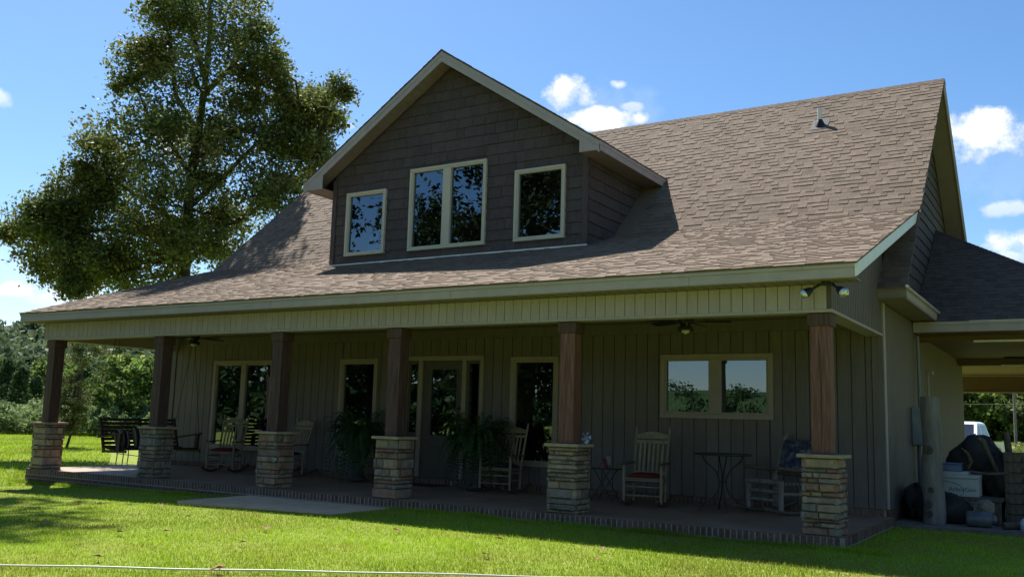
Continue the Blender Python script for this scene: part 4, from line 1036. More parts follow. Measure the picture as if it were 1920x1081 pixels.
# utility box and hanging gear on the wall behind the log
r = empty('utility_box', (.02, 5.9, .55), 'grey electric meter box and conduit on the carport wall behind the log', 'utility box')
m = MB(); m.cbox(.012, .20, 5.55, 6.1, 1.0, 1.62, .01); m.build('cabinet', pm('grey_enamel', (.20, .215, .22), (.26, .275, .28), 5, .5, .05), r)
gp = pm('grey_pipe', (.16, .17, .17), (.2, .21, .21), 5, .5)
for p_, q_, w_ in (((.08, 5.8, 1.0), (.08, 5.8, -.05), .035), ((.08, 6.0, 1.62), (.08, 6.0, 2.85), .025)): m = MB(); m.tube([p_, q_], w_, 10); m.build('conduit', gp, r)
m = MB(); m.lathe([(0, 0), (.09, 0), (.09, .1), (.05, .14), (0, .14)], (.26, 5.85, 1.2), 14); m.build('meter', MT['glassware'], r)
# stack of white cartons
r = empty('white_carton', (.85, 4.30, .30), 'white cardboard carton with lettering under a blue tub', 'carton')
wc = pm('white_card', (.30, .33, .34), (.37, .40, .41), 3, .7, .05)
m = MB(); m.cbox(.55, 1.12, 4.05, 4.50, .30, .56, .004); m.build('box_body', wc, r)
m = MB(); m.cbox(.543, 1.127, 4.043, 4.507, .562, .61, .004); m.cbox(.55, .98, 4.06, 4.50, .611, .655, .003); m.build('lid', wc, r)
ink = pm('dark_print', (.03, .035, .05), (.04, .045, .06), 3, .8)
def text(s, loc, size, parent, name='lettering'):
    cu = bpy.data.curves.new(name, 'FONT'); cu.body = s; cu.size = size; cu.extrude = .0006; cu.align_x = 'CENTER'; cu.materials.append(ink)
    t_ = bpy.data.objects.new(name, cu); COL.objects.link(t_); bpy.context.view_layer.update(); me = bpy.data.meshes.new_from_object(t_); bpy.data.objects.remove(t_); me.name = name; o = bpy.data.objects.new(name, me); COL.objects.link(o); o.parent = parent; o.location = Vector(loc) - WL[parent.name]; o.rotation_euler = (math.pi / 2, 0, 0); o['label'] = 'dark printed word'; return o
text('ArborGen', (.90, 4.049, .375), .085, r)
m = MB(); m.tube([(.62 + .30 * math.cos(t), 4.049, .38 + .135 * math.sin(t)) for t in np.linspace(-.6, 1.9, 16)], .0035, 5); m.build('printed_arc', ink, r)
m = MB(); m.box(.555, 1.115, 4.0395, 4.042, .559, .5615); m.build('lid_edge', ink, r)
r = empty('blue_tub', (.74, 4.28, .655), 'blue plastic tub resting on the white carton', 'tub')
bp_ = pm('blue_plastic', (.09, .13, .24), (.11, .155, .28), 3, .45)
m = MB(); m.cbox(.58, .88, 4.12, 4.42, .656, .755, .01); m.build('tub_body', bp_, r); m = MB(); m.cbox(.57, .89, 4.11, 4.43, .757, .775, .004); m.build('rim', bp_, r)
dk = pm('dark_tarp', (.014, .013, .012), (.035, .032, .028), 4, .7, .5); dw = pm('dark_driftwood', (.05, .04, .032), (.13, .105, .085), 8, .8, .5, stretch=(3, 3, 1)); gmz = pm('galvanised_metal', (.08, .09, .10), (.15, .16, .17), 7, .45, .2, metal=.3)
# bench / bin under the carton
r = empty('storage_bench', (.95, 4.35, gz0), 'dark low bench carrying the white carton', 'bench')
m = MB(); m.cbox(.36, 1.42, 4.0, 4.75, .245, .297, .006); m.build('bench_top', dw, r)
for a, b in ((.42, 4.06), (1.36, 4.06), (.42, 4.68), (1.36, 4.68)): m = MB(); m.cbox(a - .04, a + .04, b - .04, b + .04, gz0, .243, .004); m.build('leg', dw, r)
def lump(name, c, rr, label, cat, seed, mat=None, freq=3.0):
    rs = random.Random(seed); m = MB(); n_ = 14; vs = []; fs_ = []; ph = [rs.uniform(0, 6) for _ in range(6)]
    for i in range(n_ + 1):
        a = math.pi * i / n_
        for k in range(2 * n_):
            b = math.pi * k / n_; d = 1 + .16 * math.sin(freq * b + ph[0]) * math.sin(a * 2 + ph[1]) + .09 * math.sin(2.3 * freq * b + ph[2]) * math.sin(5 * a + ph[3]) + .05 * math.sin(11 * b + ph[4]) * math.sin(9 * a)
            vs.append((c[0] + rr[0] * d * math.sin(a) * math.cos(b), c[1] + rr[1] * d * math.sin(a) * math.sin(b), max(c[2] + rr[2] * d * math.cos(a), gz0 + .002)))
    for i in range(n_):
        for k in range(2 * n_): fs_.append((i * 2 * n_ + k, (i + 1) * 2 * n_ + k, (i + 1) * 2 * n_ + (k + 1) % (2 * n_), i * 2 * n_ + (k + 1) % (2 * n_)))
    m.add(vs, fs_, True); return tag(m.build(name, mat or dk), label, cat)
lump('black_tarp', (.66, 4.02, .07), (.42, .25, .27), 'black crumpled tarp on the ground beside the pale log', 'tarp', 3)
lump('black_tarp', (.18, 4.5, .12), (.17, .5, .28), 'dark rumpled sheet against the house wall behind the log', 'tarp', 4)
lump('dark_bundle', (1.02, 5.0, .72), (.40, .35, .42), 'tall dark heap of covered gear behind the white carton', 'bundle', 5)
lump('dark_bundle', (1.35, 4.75, .55), (.25, .3, .35), 'dark heap of canvas under the driftwood branches', 'bundle', 6)
def stick(pts, rs, label, seed):
    m = MB(); m.tube(pts, rs, 8); return tag(m.build('driftwood_branch', dw), label, 'branch', 'driftwood branches stored at the carport')
stick([(1.38, 4.55, .55), (1.30, 4.5, .75), (1.22, 4.45, .95), (1.17, 4.42, 1.10), (1.10, 4.4, 1.16)], [.035, .03, .034, .05, .03], 'leaning pale branch over the white carton', 1)
stick([(1.50, 4.8, .6), (1.48, 4.8, .95), (1.45, 4.8, 1.25)], [.06, .05, .045], 'stout upright stump with its cut end above the heap', 2)
stick([(.95, 4.4, .70), (1.0, 4.38, .80), (.96, 4.35, .92), (.88, 4.3, 1.0)], [.02, .03, .025, .012], 'short twisted branch near the blue tub', 3)
stick([(1.0, 4.2, .66), (1.25, 4.15, .64), (1.5, 4.2, .66)], [.02, .018, .022], 'thin branch lying flat beside the blue tub', 4)
r = empty('milk_can', (1.16, 3.62, gz0), 'dented metal can lying on its side at the lawn edge', 'can')
m = MB(); m.tube([(.99, 3.60, gz0 + .11), (1.0, 3.60, gz0 + .11), (1.27, 3.66, gz0 + .11), (1.30, 3.665, gz0 + .11)], [.09, .112, .112, .10], 20); m.build('barrel', gmz, r)
m = MB(); m.tube([(1.302, 3.666, gz0 + .11), (1.36, 3.68, gz0 + .11)], [.07, .06], 16); m.build('neck', gmz, r)
r = empty('straw_hat', (1.19, 3.80, gz0 + .24), 'pale straw hat propped behind the metal can', 'hat')
hm = pm('pale_straw', (.13, .12, .09), (.24, .22, .17), 30, .9, .5)
m = MB()
c0 = Vector((1.20, 3.82, gz0 + .26)); nrm = Vector((-.1, -.8, .6)).normalized(); t1 = nrm.orthogonal().normalized(); t2 = nrm.cross(t1)
def ring(rad_, h): return [c0 + (t1 * math.cos(k * math.pi / 12) + t2 * math.sin(k * math.pi / 12)) * rad_ + nrm * h for k in range(24)]
rs_ = [ring(.14, .0), ring(.075, .012), ring(.068, .07), ring(.01, .085)]
m.add([p for q in rs_ for p in q], [(i * 24 + k, i * 24 + (k + 1) % 24, (i + 1) * 24 + (k + 1) % 24, (i + 1) * 24 + k) for i in range(3) for k in range(24)], True); m.build('crown_and_brim', hm, r)
m = MB(); m.cbox(1.19, 1.21, 3.86, 3.88, gz0, gz0 + .22, .002); m.build('peg', dw, r)
m = MB(); pts = [(1.18, 3.80, gz0)]
# wooden crate wall at the right edge
r = empty('wooden_crate', (2.0, 4.9, gz0), 'large dark wooden crate at the right edge of the carport', 'crate')
for i in range(7):
    z = gz0 + i * .15; m = MB(); m.cbox(1.46, 2.55, 4.40, 4.43, z + .004, z + .146, .004); m.build('slat', dw, r)
    m = MB(); m.cbox(1.43, 1.459, 4.40, 5.4, z + .004, z + .146, .004); m.build('slat', dw, r)
for a in (1.475, 2.50): m = MB(); m.cbox(a, a + .06, 4.432, 4.49, gz0, gz0 + 1.05, .004); m.build('corner_post', dw, r)
m = MB(); m.box(1.465, 2.5, 4.5, 5.39, gz0, gz0 + .98); m.build('lining', dk, r)
m = MB(); m.lathe([(0, 0), (.07, 0), (.075, .12), (.05, .16), (.02, .18), (0, .18)], (1.735, 3.5, gz0), 14); jug = tag(m.build('plastic_jug', pm('pale_blue_plastic', (.45, .55, .66), (.5, .6, .7), 3, .4)), 'pale blue plastic jug at the right picture edge by the crate', 'jug')
m = MB(); m.tube([(1.45, 3.55, gz0 + .05), (1.9, 3.9, gz0 + .06)], .05, 8); tag(m.build('driftwood_branch', dw), 'short log lying on the slab before the crate', 'branch', 'driftwood branches stored at the carport')
# ---------------------------------------------------------------- garden hose and fallen leaves
m = MB(); H = [(-5.6, -6.8), (-4.86, -6.33), (-4.06, -5.80), (-3.4, -5.35), (-2.74, -4.90), (-1.98, -4.42), (-1.1, -3.85), (-.2, -3.2)]
pts = []
for (a, b), (c, d) in zip(H, H[1:]):
    for k in range(6):
        t = k / 6; X_ = a + (c - a) * t; Y_ = b + (d - b) * t; pts.append((X_ + .006 * math.sin(3 * X_), Y_, float(ground_z(X_, Y_)) + .036 + .003 * math.sin(5 * X_)))
m.tube(pts, .009, 6); tag(m.build('garden_hose', pm('pale_hose', (.62, .60, .50), (.7, .68, .58), 3, .5)), 'thin pale hose lying straight across the front lawn', 'hose')
lm = pm('dry_leaf', (.20, .11, .05), (.34, .20, .09), 20, .8, .2, rnd=.25)
rg = random.Random(9)
for i, (X_, Y_) in enumerate([(-8.90, -2.26), (-3.81, -5.67), (-6.49, -4.67), (-2.59, -3.39), (-4.43, -2.46), (-6.2, -4.3), (-5.1, -5.9), (-7.3, -3.1), (-1.6, -2.9), (-8.0, -4.6), (-3.1, -2.3), (-5.6, -3.4), (-4.9, -4.4), (-9.9, -2.9), (-11.8, -3.0), (-1.9, -2.2)]):
    m = MB(); a = rg.uniform(0, 6.28); s_ = rg.uniform(.035, .06) * (1.15 if i in (1, 3) else 1); z = float(ground_z(X_, Y_)) + .05
    o8 = [(1.3, 0), (.6, .45), (.2, .9), (-.3, .5), (-1, .25), (-1, -.25), (-.3, -.5), (.1, -.95), (.6, -.4)]
    m.add([(X_ + s_ * (p * math.cos(a) - q * math.sin(a)), Y_ + s_ * (p * math.sin(a) + q * math.cos(a)), z + s_ * (.55 * abs(q) + .2 * p)) for p, q in o8] + [(X_, Y_, z)], [(k, (k + 1) % 9, 9) for k in range(9)])
    tag(m.build('fallen_leaf', lm), 'curled brown oak leaf lying on the sunny grass', 'leaf', 'brown leaves scattered on the lawn')

# ---------------------------------------------------------------- grass
rg = np.random.default_rng(12)
def blades(name, n, xr, yr, hgt, wid, keep, seed, dens_fn=None):
    rg = np.random.default_rng(seed); x = rg.uniform(*xr, n); y = rg.uniform(*yr, n); k = keep(x, y)
    x, y = x[k], y[k]; n = len(x); z = ground_z(x, y) - .005
    cl = np.sin(x * 3.1 + np.sin(y * 2.3) * 2) * np.sin(y * 2.7 + x) * .25 + 1
    h = hgt * rg.uniform(.55, 1.25, n) * cl; a = rg.uniform(0, 6.283, n); w = wid * rg.uniform(.7, 1.3, n); lean = rg.uniform(.1, .6, n) * h; la = rg.uniform(0, 6.283, n)
    V = np.zeros((n, 3, 3)); V[:, 0] = np.stack([x - np.cos(a) * w, y - np.sin(a) * w, z], 1); V[:, 1] = np.stack([x + np.cos(a) * w, y + np.sin(a) * w, z], 1)
    V[:, 2] = np.stack([x + np.cos(la) * lean, y + np.sin(la) * lean, z + h], 1)
    t = rg.uniform(.7, 1.25, n) * (1 + .18 * np.sin(x * .9 + 1.3 * np.sin(y * .7)) )
    return np_mesh(name, V.reshape(-1, 3), 3, MT['blade'], None, t, kind='stuff')
MT['blade'] = pm('grass_blade', (.32, .33, .06), (.31, .45, .03), .8, .6, 0, tint=True, transl=.45, detail=6, c3=(.27, .395, .024), spec=.2, big=.08)
def keep_near(x, y):
    pad = (x > -9.4) & (x < -6.42) & (y > -1.67 + (x + 9.4) * .08) & (y < 0)
    slab = (x > XL - .0) & (x < XR + .01) & (y > YF - .01); cslab = (x > -.1) & (y > 3.14)
    dist = np.hypot(x - 2.55, y + 11.34); ang = np.arctan2(-(x - 2.55), y + 11.34)
    view = (ang > -.06) & (ang < 1.12)
    p = np.clip((9.5 / np.maximum(dist, 1)) ** 1.6, 0, 1)
    return (~pad) & (~slab) & (~cslab) & view & (rg.random(len(x)) < p)
g1 = blades('grass', 760000, (-19, 3.8), (-8.5, 4.5), .038, .0042, keep_near, 5)
g3 = blades('edge_grass', 90000, (XL - .4, XR + .5), (YF - .16, YF - .005), .065, .004, lambda x, y: (rg.random(len(x)) < .12 + .25 * (np.sin(x * 2.2) + np.sin(x * 5.1)).clip(0)) & ~((x > -9.4) & (x < -6.42)), 15)
tag(g3, 'taller untrimmed grass growing against the brick porch edge', 'grass')
tag(g1, 'short bright green turf of the front lawn', 'grass')
def keep_far(x, y):
    slab = (x > XL - .0) & (y > YF) & (x < 4) & (y < 21)
    ang = np.arctan2(-(x - 2.55), y + 11.34); return (~slab) & (ang > .95) & (ang < 1.12)
g2 = blades('grass', 260000, (-62, -15), (-4, 30), .07, .014, keep_far, 6)
tag(g2, 'sunlit side lawn stretching to the hedge at the left', 'grass')

# ---------------------------------------------------------------- foliage
def leafmat(name, c1, c2, c3, tr=.35, rough=.7, spec=.08):
    m = pm(name, c1, c2, .6, rough, 0, tint=True, transl=tr, c3=c3, detail=3, spec=spec); TINTED.add(name); return m
MT['oakleaf'] = leafmat('oak_leaf', (.12, .15, .04), (.23, .22, .075), (.16, .19, .052), .38, .6, .2)
MT['greenleaf'] = leafmat('green_leaf', (.085, .14, .035), (.20, .27, .065), (.135, .20, .045), .4)
MT['darkleaf'] = leafmat('dark_evergreen_leaf', (.045, .078, .032), (.10, .155, .06), (.07, .115, .045), .3)
MT['paleleaf'] = leafmat('pale_bush_leaf', (.13, .19, .07), (.25, .31, .13), (.18, .24, .09), .3)
MT['greyleaf'] = leafmat('grey_green_leaf', (.08, .10, .04), (.20, .22, .10), (.13, .15, .06), .3)
MT['hillleaf'] = leafmat('hazy_hill_leaf', (.075, .11, .06), (.15, .19, .10), (.11, .15, .08), .2)  # paler and bluer, distance haze put into the leaf colour
MT['cropleaf'] = leafmat('crop_leaf', (.12, .16, .04), (.26, .26, .09), (.18, .21, .06), .3)
MT['bark'] = pm('grey_brown_bark', (.035, .028, .022), (.085, .07, .055), 6, .9, .8, stretch=(3, 3, .6))
def leaf_quads(C, size, rg, flat=.5, aspect=.55):
    n = len(C); nrm = rg.normal(size=(n, 3)); nrm[:, 2] = np.abs(nrm[:, 2]) * (1 + flat); nrm /= np.linalg.norm(nrm, axis=1)[:, None]
    t = np.cross(nrm, rg.normal(size=(n, 3))); t /= np.linalg.norm(t, axis=1)[:, None] + 1e-9; b = np.cross(nrm, t)
    s = (size * rg.uniform(.5, 1.6, n))[:, None]
    return np.stack([C - t * s, C - b * s * aspect, C + t * s, C + b * s * aspect], 1).reshape(-1, 3)
def clumps(cent, rad_, nsub, nleaf, rg, spread=.34, squash=.75):
    out = []; hub = []
    for c, r_ in zip(cent, rad_):
        d = rg.normal(size=(nsub, 3)); d /= np.linalg.norm(d, axis=1)[:, None]; rr = r_ * rg.uniform(.25, 1.0, nsub) ** .6
        S = np.array(c) + d * rr[:, None] * np.array([1, 1, .85]); hub.append(S)
        for s_ in S:
            k = int(nleaf * rg.uniform(.5, 1.4)); q = np.clip(rg.normal(size=(k, 3)), -1.9, 1.9) * spread * r_ * np.array([1, 1, squash]) * rg.uniform(.6, 1.2); out.append(s_ + q)
    return np.concatenate(out), np.concatenate(hub)
MT['liveoak'] = leafmat('live_oak_leaf', (.022, .034, .014), (.05, .066, .024), (.034, .048, .018), .2)
# big oak behind the left end of the house
OAK = [(-21.72,6.4,13.74,0.67),(-20.98,7.64,13.99,1.03),(-21.56,9.91,14.84,0.74),(-23.1,8.13,13.7,0.99),(-19.96,7.72,12.74,1.01),(-20.19,9.22,13.53,0.53),(-23.71,7.21,12.73,0.79),(-20.93,7.16,11.84,1.0),(-21.59,9.66,12.64,1.09),(-19.07,8.72,12.22,0.51),(-22.82,7.31,11.15,1.13),(-24.07,7.16,11.85,0.44),(-21.62,8.24,11.06,1.04),(-20.76,9.5,11.14,1.07),(-20.01,10.41,11.67,0.72),(-19.36,11.26,11.83,0.64),(-17.72,10.51,11.7,0.45),(-18.49,10.91,10.85,0.53),(-19.53,10.52,10.52,0.8),(-18.16,10.16,9.51,0.65),(-22.03,6.07,9.61,0.98),(-24.28,9.6,10.54,1.13),(-20.39,8.41,9.34,1.02),(-19.38,9.28,9.26,0.94),(-19.66,11.02,9.19,0.81),(-24.68,7.04,9.35,0.74),(-25.05,6.38,8.83,0.42),(-24.93,7.71,8.44,1.08),(-21.12,6.49,7.93,0.97),(-22.43,9.18,8.33,1.07),(-20.14,8.97,8.04,1.02),(-18.55,9.04,7.9,0.66),(-25.19,6.98,7.58,0.88),(-26.76,6.66,7.67,0.59),(-25.72,5.35,6.95,0.61),(-27.02,5.52,6.75,0.42),(-24.89,5.95,6.48,0.76),(-26.58,6.14,6.11,0.58),(-25.03,7.35,6.74,1.06),(-22.23,6.87,6.78,1.0),(-23.34,9.38,7.16,1.09),(-21.38,9.49,7.2,0.7),(-25.89,6.5,5.6,0.66),(-25.37,7.49,5.71,0.89),(-23.18,7.3,5.73,0.85),(-23.39,8.89,5.81,0.8),(-22.57,9.91,6.64,0.54),(-24.02,5.81,4.91,0.39),(-24.18,8.97,16.42,1.14),(-21.06,8.45,15.64,1.06),(-22.16,8.16,16.92,0.9),(-21.75,6.62,15.9,0.6)]
_r = random.Random(5); _c = [(round((a[0] + b[0]) / 2, 2), round((a[1] + b[1]) / 2, 2), round((a[2] + b[2]) / 2, 2), .62) for a in OAK for b in OAK if a < b and 1.4 < math.dist(a[:3], b[:3]) < 3.0]
_r.shuffle(_c); OAK += _c[:44]
OAK += [(-24.0, 7.4, 9.9, 1.0), (-24.6, 7.2, 8.9, .9), (-23.6, 7.6, 12.6, .9), (-25.6, 6.4, 8.1, .8), (-26.0, 6.0, 7.4, .8), (-18.4, 10.3, 11.3, .8), (-24.9, 6.6, 9.9, .6)]
OAK += [(-21.3, 7.1, 7.6, .9), (-22.9, 7.0, 7.0, .9), (-21.9, 7.0, 8.8, .9), (-21.0, 7.4, 6.2, .7), (-23.2, 7.0, 5.6, .8), (-21.6, 7.2, 10.2, .8), (-20.2, 8.2, 6.3, .7)]
LIMB = [[(-22.1,8.3,-.3),(-22.02,8.35,5.47),(-22.08,8.31,6.34),(-22.05,8.33,8.81),(-21.93,8.4,10.26),(-21.85,8.45,12.09),(-21.83,8.47,14.13),(-22.02,8.35,16.02)],
[(-22.08,8.31,6.34),(-22.92,7.79,6.83),(-24.25,6.97,6.97),(-25.55,6.17,6.75),(-26.37,5.66,6.89)],
[(-22.03,8.34,5.82),(-21.31,8.79,6.89),(-20.32,9.4,7.63),(-19.35,10.0,8.73),(-18.54,10.5,10.37),(-17.94,10.87,11.85)],
[(-22.05,8.33,8.81),(-22.68,7.94,9.87),(-23.34,7.53,10.75),(-23.88,7.2,12.02)],
[(-22.07,8.32,7.74),(-21.13,8.9,8.84),(-20.03,9.58,10.32),(-19.19,10.1,11.44)],
[(-21.93,8.4,10.26),(-22.64,7.96,11.51),(-22.92,7.8,13.35),(-23.31,7.55,14.65)],
[(-21.89,8.43,11.53),(-21.06,8.94,12.67),(-20.52,9.28,13.8)],
[(-22.08,8.31,7.04),(-23.14,7.66,7.89),(-24.38,6.89,8.73)],
[(-22.06,8.33,5.99),(-23.15,7.65,5.95),(-24.42,6.86,5.39),(-25.3,6.32,5.45)],
[(-21.85,8.45,12.09),(-22.34,8.15,13.74),(-22.75,7.9,15.42)]]
def big_tree(name, label, base, blobs, limbs, mat, seed, nsub, nleaf, size, trunk_r, group=None, cat='tree'):
    rg = np.random.default_rng(seed); r = empty(name, base, label, cat, group); tk = min(trunk_r / .25, 1.0)
    m = MB(); segs = []
    for li, L_ in enumerate(limbs):
        r0 = trunk_r if li == 0 else trunk_r * .45; rs = [max(r0 * (1 - i / (len(L_) - .4)) ** .8, .025 * tk) for i in range(len(L_))]
        m.tube(L_, rs, 9); segs += [(np.array(p), q) for p, q in zip(L_, rs)]
        for (a, b) in zip(L_[1:], L_[2:]): segs.append(((np.array(a) + np.array(b)) / 2, .05))
    pts, hub = clumps([b[:3] for b in blobs], [b[3] * 1.0 for b in blobs], nsub, nleaf, rg, .40)
    SP = np.array([s[0] for s in segs if s[0][2] > base[2] + 3])
    cs = np.array([b[:3] for b in blobs])
    for c in cs:
        i = np.argmin(np.linalg.norm(SP - c, axis=1) + .4 * np.maximum(SP[:, 2] - c[2], 0)); a = SP[i]; mid = (a + c) / 2 + rg.normal(size=3) * .12 - np.array([0, 0, .1]); m.tube([a, mid, c], [.06 * tk, .04 * tk, .022 * tk], 5)
    for h in hub[::2]:
        i = np.argmin(np.linalg.norm(cs - h, axis=1)); m.tube([cs[i], (cs[i] + h) / 2 + rg.normal(size=3) * .06, h], [.02 * tk, .014 * tk, .006 * tk], 3, caps=False)
    m.build('trunk', MT['bark'], r)
    V = leaf_quads(pts, size, rg); t = np.repeat(rg.uniform(.55, 1.45, max(len(pts) // 40, 1)), 40); t = np.resize(t, len(pts)) * rg.uniform(.7, 1.35, len(pts))
    np_mesh('crown', V - np.array(base), 4, mat, r, t, c=base, kind='stuff'); return r
big_tree('oak_tree', 'tall spreading oak rising behind the left end of the roof', (-22.1, 8.3, -.35), OAK, LIMB, MT['oakleaf'], 3, 13, 104, .060, .23)
def auto_tree(name, label, base, h, cr, cb, seed, mat, nb, nsub, nleaf, size, tr, lean=(0, 0), shape=None, group=None):
    rg = random.Random(seed); bl = []; x, y, z = base; zc = (h + cb) / 2
    for i in range(nb):
        u = rg.uniform(0, 1); zz = z + cb + (h - cb) * u; prof = (math.sin(math.pi * min(max(u * .92 + .06, 0), 1)) ** .6) if shape is None else shape(u)
        a = rg.uniform(0, 6.283); q = cr * prof * rg.uniform(.15, .95) ** .7; bl.append((x + lean[0] * u + q * math.cos(a), y + lean[1] * u + q * math.sin(a), zz, cr * rg.uniform(.17, .30)))
    lim = [[(x, y, z)] + [(x + lean[0] * t * .8 + .15 * math.sin(9 * t), y + lean[1] * t * .8, z + h * .92 * t) for t in (.15, .3, .5, .7, .85, 1)]]
    for i in range(7):
        t = .25 + .08 * i; a = i * 2.4; b0 = (x + lean[0] * t * .7, y + lean[1] * t * .7, z + h * t * .9); q = cr * .65; lim.append([b0, (b0[0] + q * .5 * math.cos(a), b0[1] + q * .5 * math.sin(a), b0[2] + h * .07), (b0[0] + q * math.cos(a), b0[1] + q * math.sin(a), b0[2] + h * .12)])
    return big_tree(name, label, base, bl, lim, mat, seed, nsub, nleaf, size, tr, group)
# oak outside the frame to the left whose shade falls on the lawn
auto_tree('oak_tree', 'oak beyond the left picture edge casting dappled shade on the lawn', (-28.6, -1.6, -.3), 24, 5.2, 14.0, 61, MT['oakleaf'], 54, 9, 55, .17, .36, lean=(5.0, 4.4))
# big oak on the far side of the drive, mirrored in the windows
auto_tree('oak_tree', 'large oak across the front lawn mirrored in the dormer windows', (-19.8, -19.5, -.3), 17.5, 6.6, 2.6, 62, MT['liveoak'], 70, 8, 70, .13, .5)
auto_tree('oak_tree', 'smaller oak across the lawn mirrored in the left windows', (-31.5, -17.5, -.4), 13.2, 5.0, 2.0, 63, MT['liveoak'], 44, 7, 60, .14, .4)
auto_tree('oak_tree', 'added oak out of view east of the carport, blocking skylight', (16.5, 5.0, -.3), 14.0, 6.5, 1.8, 70, MT['oakleaf'], 46, 6, 40, .22, .45)  # this and the next oak are added unseen to darken the carport
auto_tree('oak_tree', 'second added oak out of view, blocking skylight level with the rear of the carport', (17.5, 17.0, -.3), 15.0, 6.5, 1.8, 71, MT['oakleaf'], 46, 6, 40, .22, .45)
auto_tree('oak_tree', 'broad oak added behind the camera, right of the drive, to block skylight', (7.0, -31.0, -.4), 17.0, 8.0, 2.4, 68, MT['oakleaf'], 46, 6, 40, .24, .5)  # this and the next oak are added unseen, dimming skylight on the porch front
auto_tree('oak_tree', 'tall oak added far right behind the camera to block skylight', (24.0, -27.0, -.4), 18.0, 8.0, 2.2, 69, MT['oakleaf'], 46, 6, 40, .24, .5)
# slender young tree on the side lawn
yz = float(ground_z(-32.8, 11.9))
auto_tree('young_tree', 'slender young tree with thin grey green crown on the side lawn', (-32.8, 11.9, yz), 4.7, 1.15, .7, 64, MT['greyleaf'], 46, 6, 46, .042, .055, lean=(.5, .2))
# trees past the lawn: shared crowns, each tree a thing
def tree_proto(name, mat, seed, nb, nleaf, size, kind='round'):
    rg = np.random.default_rng(seed); cs = []; rs = []
    for i in range(nb):
        u = rg.uniform(0, 1)
        if kind == 'round': pr = math.sin(math.pi * min(.08 + u * .86, 1)) ** .6; q = .44 * pr * rg.uniform(.2, 1) ** .6; z = .12 + .86 * u; rr = rg.uniform(.07, .13)
        else: pr = (1 - u) ** .8 + .06; q = .27 * pr * rg.uniform(.3, 1) ** .6; z = .05 + .92 * u; rr = rg.uniform(.04, .08)
        a = rg.uniform(0, 6.28); cs.append((q * math.cos(a), q * math.sin(a), z)); rs.append(rr)
    pts, hub = clumps(cs, rs, 5, nleaf, rg, .4); V = leaf_quads(pts, size, rg, aspect=.7)
    t = np.repeat(rg.uniform(.5, 1.5, len(pts) // 30 + 1), 30)[:len(pts)] * rg.uniform(.75, 1.3, len(pts))
    me = bpy.data.meshes.new('crown'); o = np_mesh('crown', V, 4, mat, None, t, kind='stuff')
    m = MB(); m.tube([(0, 0, -.02), (.004, 0, .3), (0, .004, .75)], [.022, .016, .006], 7); 
    for i in range(9):
        c = cs[i * nb // 9]; m.tube([(0, 0, max(c[2] - .18, .08)), c], [.008, .003], 4)
    tr = m.build('trunk', MT['bark'], None); return o, tr
PR = {}
for nm, mt, sd, kd, nb, nl, sz in (('round_green', 'greenleaf', 1, 'round', 60, 26, .022), ('round_dark', 'darkleaf', 2, 'round', 60, 26, .022), ('cedar', 'darkleaf', 3, 'cone', 70, 24, .016), ('pale', 'greyleaf', 4, 'round', 54, 22, .022), ('round_green2', 'greenleaf', 5, 'round', 64, 26, .020)):
    PR[nm] = tree_proto(nm, MT[mt], sd, nb, nl, sz, kd)
used = {k: False for k in PR}
def plant(kind, P_, h, wid, label, name='tree', group=None, rot=0.0):
    r = empty(name, P_, label, 'tree', group)
    for src in PR[kind]:
        if used[kind]: c = src.copy(); COL.objects.link(c)
        else: c = src
        c.parent = r; c.location = (0, 0, 0)
        if c.name.startswith('trunk') and not used[kind]: c.location = (0, 0, -.02)
        c.scale = (wid * h, wid * h, h); c.rotation_euler.z = rot
    used[kind] = True
